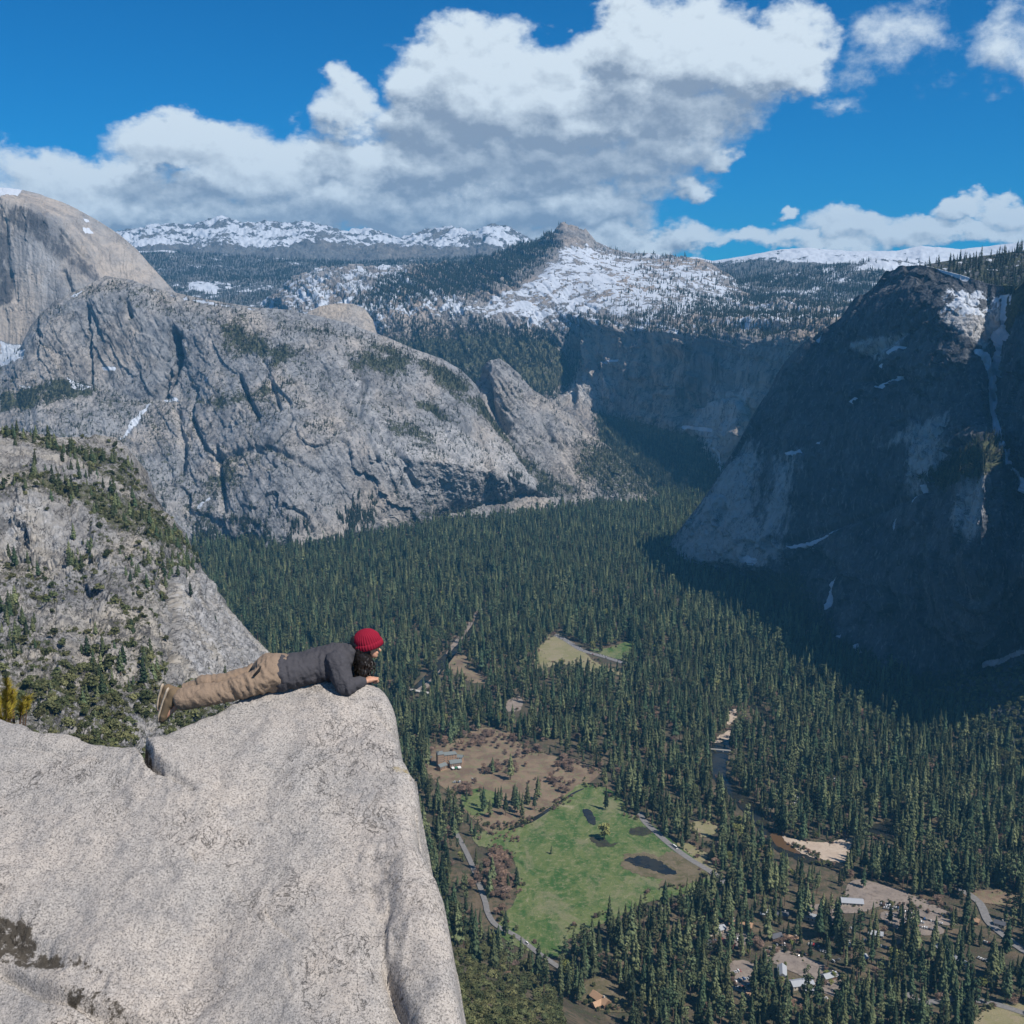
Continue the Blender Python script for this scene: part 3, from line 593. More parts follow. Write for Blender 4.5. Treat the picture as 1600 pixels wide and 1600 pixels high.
sheet('scrubby_talus', [[(1425,1098,2420),(1460,1080,2400),(1500,1058,2370),(1540,1040,2340),(1570,1030,2320),(1604,1015,2300),(1760,960,2230)],
    [(1425,1105,None),(1460,1130,None),(1500,1165,None),(1560,1225,None),(1640,1290,None),(1760,1390,None)]], 1425, 1760, res(220), res(160), rw_mat, amp=14, scale=110, vstretch=1,
    veg=lambda vx, vy, up, n, P: .45+.4*n, smv=4, back=(100, 300), label='scrubby talus slope at the foot of the dark wall')

# ------------------------------------------------------------------ valley floor
def ground_z(x, y):
    t = 1440 - y - 1.1*(x+70)
    z = .55*np.where(t > 0, t*t/(t+60), 0)
    return np.minimum(z, 380)
def ground_mat():
    m, t, b = material('forest_floor'); o = t.obj()
    n1 = t.noise(o, 1/70, 5, .6); n2 = t.noise(o, 1/14, 5, .65); n3 = t.noise(o, 1/3, 3, .7)
    c = t.mix(t.ss(n1, .4, .6), (.075, .062, .042), (.15, .115, .075))
    c = t.mix(t.ss(n2, .45, .62), c, (.06, .065, .035)); c = t.mix(t.math('MULTIPLY', t.ss(n3, .5, .8), .6), c, (.2, .16, .12))
    t.put(b.inputs['Base Color'], c); t.l.new(t.bump(t.math('ADD', n2, n3), 1.5), b.inputs['Normal']); return m
def soft_ground(name, a, b_, c_, s=20.0, k=.5):
    m, t, b = material(name); o = t.obj()
    n1 = t.noise(o, 1/(s*3), 5, .6, .4); n2 = t.noise(o, 1/s, 6, .65, .8); n3 = t.noise(o, 1/(s*.14), 4, .7)
    c = t.mix(t.ss(n1, .40, .60), a, b_); c = t.mix(t.math('MULTIPLY', t.ss(n2, .48, .66), k+.3), c, c_)
    c = t.mix(t.math('MULTIPLY', t.ss(n3, .45, .75), .35), c, tuple(.45*x for x in a))
    t.put(b.inputs['Base Color'], c); t.l.new(t.bump(t.math('ADD', n2, n3), .8), b.inputs['Normal']); return m
gx = np.concatenate([np.linspace(-6000, -1700, 12)[:-1], np.linspace(-1700, 2600, 320), np.linspace(2600, 7000, 12)[1:]])
gy = np.concatenate([np.linspace(-3000, 100, 14)[:-1], np.linspace(100, 5200, 360), np.linspace(5200, 15000, 12)[1:]])
GX, GY = np.meshgrid(gx, gy); GZ = ground_z(GX, GY) - .6
me = mesh_np('valley_floor', np.stack([GX, GY, GZ], -1).reshape(-1, 3), grid_faces(len(gy), len(gx)))
tag(link('valley_floor', me, ground_mat(), smooth=True), 'flat valley floor under the conifer forest', kind='structure')

def smooth_poly(pts, n=14, wob=1.2, seed=0):
    P = np.array(pts, float); out = []
    for i in range(len(P)):
        p0, p1, p2, p3 = P[i-1], P[i], P[(i+1) % len(P)], P[(i+2) % len(P)]
        for k in range(n):
            t = k/n
            out.append(.5*((2*p1)+(-p0+p2)*t+(2*p0-5*p1+4*p2-p3)*t*t+(-p0+3*p1-3*p2+p3)*t**3))
    out = np.array(out); ph = np.concatenate([out/9.0, np.full((len(out), 1), seed*7.7)], 1)
    out[:, 0] += wob*3.2*fbm(ph, 5, .7); out[:, 1] += wob*1.7*fbm(ph+50, 5, .7)
    return out
STRIPS = []; NSTRIP = []
VISIBLE = []                    # picture areas that stay free of tree crowns
def patch(name, pts, z, mat, label=None, cat=None, wob=1.6, keep=True, kind='structure', fine=True):
    grow = name in ('meadow', 'distant_field', 'dry_clearing', 'parking_ground', 'village_yard')
    if keep:        # the ground cover runs on under the trees that stand round the clearing
        c = np.mean(np.array(pts, float), 0); grown = []
        for (a, b) in pts:
            d = np.array([a, b]) - c; L = np.hypot(*d)+1e-6; e = d/L*min(4, L*.15); grown.append((a+e[0], b+e[1]+(11 if (d[1] > 0 and L > 25 and grow) else 0)))
        sp = smooth_poly(grown, 14, wob, len(VISIBLE))
    else: sp = smooth_poly(pts, 14, wob, len(VISIBLE))
    if keep: VISIBLE.append([tuple(p) for p in pts])
    Wp = gp(sp[:, 0], sp[:, 1], z)
    tris = geometry.tessellate_polygon([[Vector((p[0], p[1], 0)) for p in Wp]])
    me = mesh_np(name, Wp, np.array(tris))
    o = link(name, me, mat); tag(o, label, cat, kind=kind); return o
def strip(name, pts, width, z, mat, label=None, keep=None):
    P = gp(np.array([p[0] for p in pts]), np.array([p[1] for p in pts]), z)
    n = 8*(len(P)-1)+1; tt = np.linspace(0, len(P)-1, n)
    Q = np.zeros((n, 3))
    for a, u in enumerate(tt):
        i = min(int(u), len(P)-2); t = u-i; p0 = P[max(i-1, 0)]; p1 = P[i]; p2 = P[i+1]; p3 = P[min(i+2, len(P)-1)]
        Q[a] = .5*((2*p1)+(-p0+p2)*t+(2*p0-5*p1+4*p2-p3)*t*t+(-p0+3*p1-3*p2+p3)*t**3)
    T = np.gradient(Q, axis=0); T /= np.linalg.norm(T, axis=1)[:, None]; Nn = np.stack([-T[:, 1], T[:, 0], 0*T[:, 0]], 1)
    w = np.asarray(width, float); w = np.interp(tt, np.arange(len(w)), w) if w.ndim else np.full(n, w)
    V = np.stack([Q-Nn*w[:, None]/2, Q+Nn*w[:, None]/2], 1).reshape(-1, 3)
    Fc = np.array([(2*i, 2*i+1, 2*i+3, 2*i+2) for i in range(n-1)])
    o = link(name, mesh_np(name, V, Fc), mat); tag(o, label, kind='structure')
    if keep:
        x, y, _ = topx(Q); STRIPS.append(list(zip(x, y))); NSTRIP.append(len(VISIBLE)); VISIBLE.append([(a, b-keep) for a, b in zip(x, y)] + [(a, b+keep) for a, b in zip(x[::-1], y[::-1])])
    return o, Q, T
def meadow_material():
    m, t, b = material('meadow_grass'); o = t.obj(); so = t.scale(o, (1, .55, 1))
    n0 = t.noise(so, 1/70, 8, .75, .6); n1 = t.noise(so, 1/38, 8, .72, .8); n2 = t.noise(o, 1/9, 6, .75, .4); n3 = t.noise(o, 1/2.2, 4, .7)
    c = t.mix(t.ss(n1, .40, .58), (.045,.105,.024), (.125,.160,.055)); c = t.mix(t.math('MULTIPLY', t.ss(n2, .50, .62), .75), c, (.21,.21,.11))
    c = t.mix(t.math('MULTIPLY', t.ss(n0, .50, .64), .65), c, (.215,.20,.12)); c = t.mix(t.math('MULTIPLY', t.ss(n1, .60, .70), .8), c, (.33,.29,.19))
    c = t.mix(t.math('MULTIPLY', t.ss(n2, .42, .30), .8), c, (.03,.045,.02)); c = t.mix(t.math('MULTIPLY', t.ss(n3, .5, .8), .4), c, (.05,.08,.02))
    t.put(b.inputs['Base Color'], c); t.l.new(t.bump(t.math('ADD', n2, n3), .6), b.inputs['Normal']); return m
m_meadow = meadow_material()
m_dry = soft_ground('dry_grass', (.27,.24,.14), (.22,.21,.10), (.30,.25,.17), 14)
m_dirt = soft_ground('bare_dirt', (.25,.185,.125), (.17,.12,.085), (.19,.19,.10), 12, .6)
m_sand = soft_ground('river_sand', (.52,.43,.34), (.46,.37,.29), (.40,.32,.25), 10)
m_gravel = soft_ground('pale_gravel', (.30,.25,.21), (.25,.21,.18), (.16,.13,.11), 9)
m_brush = soft_ground('brush_ground', (.17,.14,.09), (.11,.10,.05), (.22,.17,.12), 8)
m_road, _t, _b = material('asphalt'); _n = _t.noise(_t.obj(), .3, 5, .6); _t.put(_b.inputs['Base Color'], _t.mix(_t.ss(_n, .3, .7), (.17,.165,.16), (.23,.22,.215)))
m_water, _t, _b = material('dark_water'); _t.put(_b.inputs['Base Color'], _t.mix(_t.ss(_t.noise(_t.obj(), .03, 3), .4, .6), (.016,.018,.018), (.034,.032,.022)))
_b.inputs['Roughness'].default_value = .2; _b.inputs['Specular IOR Level'].default_value = .22
_t.l.new(_t.bump(_t.noise(_t.obj(), .4, 3), .05), _b.inputs['Normal'])
m_shallow, _t, _b = material('shallow_water'); _t.put(_b.inputs['Base Color'], (.11,.065,.03)); _b.inputs['Roughness'].default_value = .15

patch('dirt_field', [(662,1192),(690,1165),(715,1158),(750,1142),(790,1146),(815,1168),(850,1180),(900,1192),(935,1205),(910,1228),(862,1262),(825,1280),(770,1296),(745,1280),(728,1262),(716,1242),(690,1225)], .0, m_dirt, 'bare reddish dirt field around the hotel')
patch('meadow', [(905,1230),(890,1243),(858,1268),(825,1284),(790,1298),(745,1302),(752,1322),(800,1334),(812,1362),(808,1396),(792,1415),(780,1440),(805,1462),(845,1476),(872,1480),(890,1452),(920,1437),(962,1420),(1000,1400),(1050,1388),(1092,1378),(1108,1364),(1085,1345),(1055,1322),(1028,1298),(1005,1284),(980,1272),(972,1255),(950,1236),(925,1228)], .25, m_meadow, 'bright green meadow in the valley below')
patch('meadow_grass_patch', [(722,1240),(745,1232),(775,1240),(770,1262),(745,1275),(725,1262)], .3, m_meadow, 'small green patch of grass left of the pine grove', keep=False)
patch('dry_margin', [(1030,1340),(1060,1332),(1096,1356),(1104,1370),(1070,1382),(1030,1386),(1040,1372),(1066,1366)], .5, m_brush, 'rough brown ground between the oval pond and the road', keep=False, wob=4)
patch('pond_margin', [(970,1343),(983,1334),(1005,1333),(1028,1340),(1050,1351),(1066,1366),(1034,1373),(1000,1368),(978,1358)], .55, m_brush, 'muddy reed rim of the oval pond', keep=False, wob=4)
patch('pond', [(978,1344),(988,1339),(1005,1337),(1025,1344),(1045,1354),(1058,1365),(1036,1366),(1012,1358),(992,1352)], .65, m_water, 'oval dark pond beside the road in the meadow', keep=False, wob=3)
m_marsh = soft_ground('marsh_mud', (.035,.035,.028), (.06,.055,.035), (.05,.07,.03), 6)
patch('pond', [(910,1266),(921,1264),(931,1281),(928,1290),(919,1284)], .65, m_water, 'narrow grey slough behind the round willow', keep=False, wob=2)
patch('marsh', [(925,1312),(938,1308),(952,1316),(966,1318),(950,1324),(932,1321)], .65, m_marsh, 'marshy mud with the shade of the round willow in its colour', keep=False, wob=4)  # mud by the willow, coloured dark for the shade it lies in
patch('marsh', [(984,1298),(996,1292),(1014,1295),(1020,1300),(1008,1305),(992,1305)], .65, m_marsh, 'dark marshy hollow by the head of the road', keep=False, wob=4)
strip('ditch', [(912,1232),(895,1240),(868,1258),(842,1275),(825,1283),(795,1297)], [3,5,6,9,16,3], .7, m_water, 'dark ditch dividing dirt field from meadow')
patch('distant_field', [(838,1024),(855,1003),(870,993),(900,1011),(935,1028),(972,1036),(960,1044),(925,1040),(880,1036),(845,1036)], .3, m_dry, 'small dry field beside the distant road')
patch('distant_meadow', [(925,1014),(950,1013),(985,1002),(994,1010),(975,1028),(945,1022)], .3, m_meadow, 'small green field on the far side of the distant road')
road2, RQ2, RT2 = strip('distant_road', [(866,991),(885,1001),(910,1016),(940,1025),(975,1036)], 15, .6, m_road, 'distant road lined with parked cars', keep=4)
road1, RQ1, RT1 = strip('meadow_road', [(998,1268),(1008,1284),(1025,1300),(1050,1322),(1078,1342),(1098,1354),(1114,1364),(1135,1380)], 11, .8, m_road, 'straight grey road crossing the right side of the meadow', keep=5)
road3, RQ3, RT3 = strip('edge_road', [(712,1300),(735,1345),(757,1405),(762,1425),(775,1445),(808,1463),(840,1488),(875,1512)], 8, .8, m_road, 'narrow grey road skirting the left edge of the meadow', keep=3)
strip('river', [(760,905),(757,930),(752,952),(742,968),(734,985),(712,1012),(690,1037),(670,1060),(640,1085)], [8,11,13,16,19,24,34,30,24], .2, m_water, 'thin dark river winding through the distant forest', keep=3)
patch('river_bank', [(743,957),(746,958),(730,988),(708,1014),(697,1022),(702,1012),(724,985)], .3, m_gravel, 'pale bank along the distant river', wob=.7, keep=False)
patch('river_bank', [(650,1078),(662,1070),(682,1052),(690,1044),(680,1062),(665,1076)], .3, m_gravel, 'pale bank near the lower bridge', wob=.7, keep=False)
patch('clearing', [(700,1030),(722,1026),(735,1034),(730,1042),(760,1060),(740,1064),(712,1052)], .2, m_dirt, 'brown clearing between the thinned trees')
patch('clearing', [(792,1098),(806,1090),(815,1092),(812,1108),(795,1110)], .2, m_gravel, 'tiny pale clearing in the dense forest')
patch('river_reach', [(1111,1168),(1120,1160),(1141,1154),(1140,1190),(1138,1214),(1152,1230),(1176,1252),(1196,1276),(1210,1298),(1235,1320),(1262,1334),(1300,1344),(1322,1344),(1300,1354),(1250,1342),(1215,1328),(1198,1310),(1168,1272),(1142,1242),(1118,1218),(1110,1195)], .25, m_water, 'dark bend of the river beside the sand bar')
patch('river_shallows', [(1206,1302),(1222,1306),(1240,1322),(1250,1334),(1228,1328),(1208,1316)], .4, m_shallow, 'brown shallows at the edge of the sand bar', keep=False)
patch('sandbar', [(1226,1307),(1250,1313),(1290,1317),(1318,1311),(1334,1312),(1328,1328),(1318,1343),(1296,1342),(1262,1334),(1242,1322)], .6, m_sand, 'pale curved sand bar in the river bend')
patch('sandbar', [(1113,1158),(1122,1151),(1134,1144),(1143,1138),(1142,1150),(1128,1158)], .6, m_sand, 'small pale sand bank at the top of the river reach')
patch('sandbar', [(1136,1118),(1144,1110),(1152,1112),(1146,1126),(1138,1130)], .6, m_sand, 'tiny pale gravel bank farther up the river')
patch('river_reach', [(1178,1095),(1192,1106),(1212,1128),(1204,1132),(1186,1116),(1174,1102)], .25, m_water, 'short dark stretch of river farther up')
patch('backwater', [(1344,1304),(1352,1296),(1372,1288),(1394,1286),(1404,1298),(1388,1310),(1362,1310)], .3, m_water, 'small dark backwater right of the sand bar')
patch('dry_clearing', [(1078,1290),(1100,1284),(1128,1290),(1118,1300),(1096,1306)], .2, m_dry, 'small dry clearing right of the road')
patch('dry_clearing', [(1062,1322),(1076,1320),(1108,1338),(1115,1352),(1094,1348)], .2, m_dry, 'strip of dry grass on the far side of the road')
patch('parking_ground', [(1318,1412),(1326,1388),(1345,1376),(1390,1388),(1440,1406),(1488,1420),(1486,1434),(1440,1424),(1395,1412),(1350,1414)], .3, m_gravel, 'long pale parking ground among the pines')
patch('parking_ground', [(1386,1424),(1440,1432),(1474,1452),(1460,1462),(1412,1456),(1376,1434)], .3, m_gravel, 'crowded parking ground among the pines', keep=False)
patch('parking_ground', [(1140,1508),(1172,1506),(1180,1530),(1162,1548),(1140,1535)], .3, m_gravel, 'small pale parking yard in the village')
patch('village_yard', [(1200,1480),(1240,1490),(1290,1512),(1322,1536),(1300,1545),(1250,1522),(1205,1502)], .3, m_gravel, 'pale village street with long shadows across it')
patch('village_yard', [(1130,1440),(1165,1440),(1170,1470),(1145,1480),(1128,1460)], .3, m_gravel, 'pale yard by the village store', keep=False)
patch('village_yard', [(1260,1418),(1300,1415),(1310,1450),(1270,1450)], .3, m_gravel, 'shaded yard between tall pines', keep=False)
patch('bare_slope', [(1508,1396),(1560,1392),(1590,1398),(1600,1412),(1560,1412),(1530,1408)], .3, m_dirt, 'brown bare strip at the right')
road4, RQ4, RT4 = strip('valley_road', [(1500,1388),(1530,1410),(1545,1440),(1570,1462),(1600,1485),(1650,1510)], 12, .8, m_road, 'pale road curving along the right edge', keep=5)
road5, RQ5, RT5 = strip('village_road', [(1405,1540),(1440,1565),(1500,1560),(1560,1570),(1620,1590)], 10, .8, m_road, 'narrow road in the lower right corner', keep=3)
patch('dry_clearing', [(1530,1580),(1570,1570),(1620,1575),(1640,1600),(1600,1625),(1520,1620)], .3, m_dry, 'dry grass clearing in the lower right corner')
patch('house_yard', [(905,1545),(940,1530),(975,1550),(985,1575),(950,1578),(915,1566)], .3, m_brush, 'dry yard around the tan roofed house')

# ------------------------------------------------------------------ tree kinds
def foliage_mat(name, a, b_, rough=.8, vary=.35):
    m, t, b = material(name)
    oi = t.new('ShaderNodeObjectInfo'); rnd = oi.outputs['Random']
    n = t.noise(t.obj(), .35, 2)
    c = t.mix(t.math('ADD', t.math('MULTIPLY', rnd, .75), t.math('MULTIPLY', t.math('SUBTRACT', n, .4), .8), clamp=True), a, b_)
    hsv = t.new('ShaderNodeHueSaturation'); t.put(hsv.inputs['Color'], c)
    t.put(hsv.inputs['Value'], t.lin(t.math('FRACT', t.math('MULTIPLY', rnd, 7.3)), 0, 1, 1-vary, 1+vary)); t.put(b.inputs['Base Color'], hsv.outputs[0])
    b.inputs['Roughness'].default_value = rough; b.inputs['Specular IOR Level'].default_value = .15
    return m
M_needle = foliage_mat('pine_needles', (.034,.069,.038), (.155,.165,.078), vary=.6)
M_needle_far = foliage_mat('far_needles', (.022,.040,.034), (.06,.073,.05))
M_bark, _t, _b = material('pine_bark'); _t.put(_b.inputs['Base Color'], (.13,.09,.065))
M_oak = foliage_mat('live_oak_leaves', (.06,.08,.035), (.17,.165,.075), vary=.45)
M_spring = foliage_mat('spring_leaves', (.16,.19,.05), (.24,.23,.09), vary=.25)
M_bare = foliage_mat('bare_twigs', (.19,.14,.115), (.30,.20,.14), vary=.3)
M_dead = foliage_mat('dead_wood', (.26,.22,.19), (.36,.30,.26), vary=.2)

def conifer_meshes(seed, H=40.0, width=.115, base=.16, mat=None, layers=20, branches=9, round_=1.0, droop=.35):
    r = random.Random(seed); V = []; Fc = []
    lean = (r.uniform(-.6, .6), r.uniform(-.6, .6))
    for i in range(layers):
        f = i/(layers-1); z = H*(base + (1-base)*(f**.92))
        rad = H*width*((1-f)**.75)*(.55+.45*min(1, (f+.10)*4))*r.uniform(.8, 1.2) + .25
        nb = max(4, int(branches*(1-.45*f)))
        a0 = r.uniform(0, 6.28)
        for k in range(nb):
            if r.random() < .10: continue
            a = a0 + 6.283*k/nb + r.uniform(-.25, .25); L = rad*r.uniform(.65, 1.25); wd = L*r.uniform(.42, .62) + .25
            dz = -L*droop*r.uniform(.5, 1.4); lift = H/layers*r.uniform(.6, 1.15)
            ca, sa = math.cos(a), math.sin(a); ox, oy = lean[0]*f, lean[1]*f
            def P(rr, s, zz): return (ox+ca*rr - sa*s, oy+sa*rr + ca*s, zz)
            b = len(V)
            V += [P(.05*L, 0, z+lift), P(.55*L, wd*.5, z+dz*.35+lift*.25), P(L, 0, z+dz), P(.55*L, -wd*.5, z+dz*.35+lift*.25), P(.6*L, 0, z+dz*.3+lift*.65), P(.45*L, 0, z+dz*.6-lift*.5)]
            Fc += [(b, b+1, b+4), (b+1, b+2, b+4), (b+4, b+2, b+3), (b, b+4, b+3), (b+1, b+5, b+2), (b+3, b+2, b+5)]
    b = len(V); V += [(lean[0]-.35, lean[1], H*.955), (lean[0]+.35, lean[1]-.3, H*.955), (lean[0], lean[1]+.35, H*.955), (lean[0], lean[1], H*1.03)]
    Fc += [(b, b+1, b+3), (b+1, b+2, b+3), (b+2, b, b+3)]
    crown = mesh_np('crown', V, np.array(Fc)); crown.materials.append(mat or M_needle)
    V = []; Fc = []
    for j, (zz, rr) in enumerate([(-2, .62), (H*.5, .38), (H*.97, .06)]):
        for k in range(6): V.append((math.cos(k*1.047)*rr + lean[0]*zz/H, math.sin(k*1.047)*rr + lean[1]*zz/H, zz))
    for j in range(2):
        for k in range(6): Fc.append((j*6+k, j*6+(k+1) % 6, j*6+6+(k+1) % 6, j*6+6+k))
    trunk = mesh_np('trunk', V, np.array(Fc)); trunk.materials.append(M_bark)
    return crown, trunk
def leafy_meshes(seed, H=10.0, rx=5.0, n=420, leaf=.75, mat=None, trunkh=.3, clumps=9, twig=False):
    r = random.Random(seed); V = []; Fc = []
    cl = []
    for i in range(clumps):
        a = r.uniform(0, 6.28); q = r.uniform(.1, .68)**.6; z = H*(trunkh + (1-trunkh)*r.uniform(.15, .8))
        cl.append((math.cos(a)*rx*q*.8, math.sin(a)*rx*q*.8, z, rx*r.uniform(.32, .55)))
    cl.append((0, 0, H*.72, rx*.5))
    for i in range(n):
        c = r.choice(cl); u = np.array([r.gauss(0, 1) for _ in range(3)]); u /= np.linalg.norm(u)+1e-6
        if u[2] < -.4: u[2] *= -.6
        p = np.array(c[:3]) + u*np.array([1, 1, .8])*c[3]*r.uniform(.72, 1.06); s = leaf*r.uniform(.55, 1.4)
        w = u*.65 + np.array([r.gauss(0, .5) for _ in range(3)]); w /= np.linalg.norm(w)+1e-6
        t1 = np.cross(w, [.3, .2, 1]); t1 /= np.linalg.norm(t1)+1e-6; t2 = np.cross(w, t1)
        if twig: t1 = t1*1.8; t2 = t2*.28
        b = len(V); V += [p+t1*s, p+t2*s*.8, p-t1*s*.9, p-t2*s]; Fc.append((b, b+1, b+2, b+3))
    crown = mesh_np('crown', V, np.array(Fc)); crown.materials.append(mat or M_oak)
    V = []; F2 = []
    def limb(p0, p1, r0, r1):
        p0 = Vector(p0); p1 = Vector(p1); d = (p1-p0).normalized(); a = d.orthogonal().normalized(); c = d.cross(a); b = len(V)
        for P, rr in ((p0, r0), (p1, r1)):
            for k in range(5): V.append(tuple(P + (a*math.cos(k*1.2566)+c*math.sin(k*1.2566))*rr))
        for k in range(5): F2.append((b+k, b+(k+1) % 5, b+5+(k+1) % 5, b+5+k))
    limb((0, 0, -1), (0, 0, H*trunkh+H*.1), H*.03, H*.022)
    for c in cl: limb((0, 0, H*trunkh), c[:3], H*.018, H*.005)
    trunk = mesh_np('trunk', V, np.array(F2)); trunk.materials.append(M_bark if not twig else M_dead)
    return crown, trunk

def pondo(seed):          # tall pine with a bare lower trunk and a rounded, clumpy crown
    r = random.Random(seed); V = []; Fc = []
    for i in range(26):
        f = r.uniform(.36, .99); a = r.uniform(0, 6.28); q = 40*.115*math.sqrt(max(.05, 1-((f-.6)/.42)**2))*r.uniform(.3, .85); c = np.array([math.cos(a)*q, math.sin(a)*q, 40*f]); cr = r.uniform(1.3, 2.4)
        for k in range(15):
            u = np.array([r.gauss(0, 1) for _ in range(3)]); u /= np.linalg.norm(u); p = c + u*cr*np.array([1, 1, .8]); s_ = r.uniform(.6, 1.25)
            w = u + np.array([r.gauss(0, .4) for _ in range(3)]); w /= np.linalg.norm(w); t1 = np.cross(w, [.3, .2, 1]); t1 /= np.linalg.norm(t1)+1e-6; t2 = np.cross(w, t1); b = len(V)
            V += [p+t1*s_, p+t2*s_, p-t1*s_, p-t2*s_]; Fc += [(b, b+1, b+2), (b, b+2, b+3)]
    crown = mesh_np('crown', V, np.array(Fc)); crown.materials.append(M_needle)
    return crown, conifer_meshes(seed, 40)[1]
CON = [conifer_meshes(11, 40, .135), conifer_meshes(12, 40, .165, .2), conifer_meshes(13, 40, .11, .12, layers=22), conifer_meshes(14, 40, .19, .08, droop=.5),
       conifer_meshes(15, 40, .145, .3), conifer_meshes(16, 40, .12, .18, layers=24, branches=8), pondo(17), pondo(18)]
FAR = [conifer_meshes(21, 24, .15, .1, M_needle_far, layers=9, branches=6), conifer_meshes(22, 24, .18, .14, M_needle_far, layers=8, branches=6)]
HILL = [conifer_meshes(31, 16, .19, .1, layers=14, branches=9), conifer_meshes(32, 16, .23, .08, layers=12, branches=10, droop=.2)]
SHR = [leafy_meshes(41, 4.2, 3.2, 260, .55, M_oak, .05), leafy_meshes(42, 3.2, 3.0, 220, .5, M_oak, .05, 6), leafy_meshes(43, 5.0, 3.0, 260, .55, M_oak, .1, 7)]
OAK = [leafy_meshes(51, 12, 6, 460, .95, M_oak, .2), leafy_meshes(52, 10, 5.4, 420, .9, M_oak, .2)]
SPR = [leafy_meshes(61, 17, 6.0, 520, .9, M_spring, .18, 12), leafy_meshes(62, 21, 6.5, 560, .9, M_spring, .2, 14)]
BAR = [leafy_meshes(71, 13, 6.2, 620, .9, M_bare, .2, 12, True), leafy_meshes(72, 11, 5.6, 560, .85, M_bare, .2, 11, True)]

def tree(name, kind, loc, s, rz, label, cat, group=None, sz=1.0, meshes=None):
    cm, tm = meshes
    o = bpy.data.objects.new(name, None); COL.objects.link(o); o.location = loc; o.scale = (s, s, s*sz); o.rotation_euler = (0, 0, rz)
    tag(o, label, cat, group)
    c = bpy.data.objects.new('crown', cm); COL.objects.link(c); c.parent = o
    t = bpy.data.objects.new('trunk', tm); COL.objects.link(t); t.parent = o
    return o

def stuff_instances(name, pts, scl, rot, kind, kinds, label, seed=0):
    """one object: a point cloud of places that carries tree geometry by geometry nodes"""
    me = bpy.data.meshes.new(name); me.vertices.add(len(pts)); me.vertices.foreach_set('co', np.asarray(pts, np.float32).ravel())
    set_attr(me, 'scl', scl); set_attr(me, 'rot', rot)
    a = me.attributes.new('kind_index', 'INT', 'POINT'); a.data.foreach_set('value', np.asarray(kind, np.int32))
    o = link(name, me); tag(o, label, kind='stuff')
    g = bpy.data.node_groups.new(name+'_nodes', 'GeometryNodeTree')
    g.interface.new_socket('Geometry', in_out='INPUT', socket_type='NodeSocketGeometry')
    g.interface.new_socket('Geometry', in_out='OUTPUT', socket_type='NodeSocketGeometry')
    N = g.nodes; L = g.links; gi = N.new('NodeGroupInput'); go = N.new('NodeGroupOutput')
    jn = N.new('GeometryNodeJoinGeometry')
    for (crown, trunk) in reversed(kinds):      # join geometry lists its links last first
        j = N.new('GeometryNodeJoinGeometry')
        for ob in (crown, trunk):
            oi = N.new('GeometryNodeObjectInfo'); oi.inputs['Object'].default_value = ob; L.new(oi.outputs['Geometry'], j.inputs[0])
        gti = N.new('GeometryNodeGeometryToInstance'); L.new(j.outputs[0], gti.inputs[0]); L.new(gti.outputs[0], jn.inputs[0])
    ip = N.new('GeometryNodeInstanceOnPoints'); L.new(gi.outputs[0], ip.inputs['Points']); L.new(jn.outputs[0], ip.inputs['Instance'])
    ip.inputs['Pick Instance'].default_value = True
    def na(nm, ty):
        n = N.new('GeometryNodeInputNamedAttribute'); n.data_type = ty; n.inputs[0].default_value = nm; return n.outputs['Attribute']
    L.new(na('kind_index', 'INT'), ip.inputs['Instance Index'])
    cx = N.new('ShaderNodeCombineXYZ'); L.new(na('rot', 'FLOAT'), cx.inputs[2])
    er = N.new('FunctionNodeEulerToRotation'); L.new(cx.outputs[0], er.inputs[0]); L.new(er.outputs[0], ip.inputs['Rotation'])
    L.new(na('scl', 'FLOAT'), ip.inputs['Scale'])
    L.new(ip.outputs[0], go.inputs[0])
    md = o.modifiers.new('places', 'NODES'); md.node_group = g
    return o

PROTO = {}
def place(key, kinds, name, pts, scl, rot, idx, label, cat, group, stuff_name, stuff_label, limit=300, inframe=True, labelf=None):
    """nearest in view as individuals, the rest as one stuff object"""
    pts = np.asarray(pts); x, y, w = topx(pts)
    vis = (x > -5) & (x < 1605) & (y > 0) & (y < 1640) & (w > 0)
    hid = np.zeros(len(pts), bool)
    for poly in LEDGE_COVER: hid |= inpoly(x, y-6, poly)
    H = scl/w; H = np.where(vis & ~hid, H, -1)
    order = np.argsort(-H); near = order[:limit]; near = near[H[near] > 0]; rest = np.setdiff1d(np.arange(len(pts)), near)
    for i in near:
        lb, ct, gr = labelf(x[i], y[i], scl[i]) if labelf else (label, cat, group)
        o = tree(name, key, tuple(pts[i]), float(scl[i]), float(rot[i]), lb, ct, gr, meshes=kinds[idx[i]])
        PROTO.setdefault((key, int(idx[i])), (o.children[0], o.children[1]))
    if len(rest):
        ks = [PROTO[(key, k)] for k in range(len(kinds)) if (key, k) in PROTO]
        stuff_instances(stuff_name, pts[rest], scl[rest], rot[rest], np.minimum(idx[rest], len(ks)-1), ks, stuff_label)

LEDGE_COVER = [[(0,1115),(60,1130),(150,1150),(228,1160),(300,1118),(440,1068),(540,1062),(590,1075),(606,1110),(640,1200),(645,1300),(690,1400),(722,1600),(722,1700),(-50,1700),(-50,1115)]]

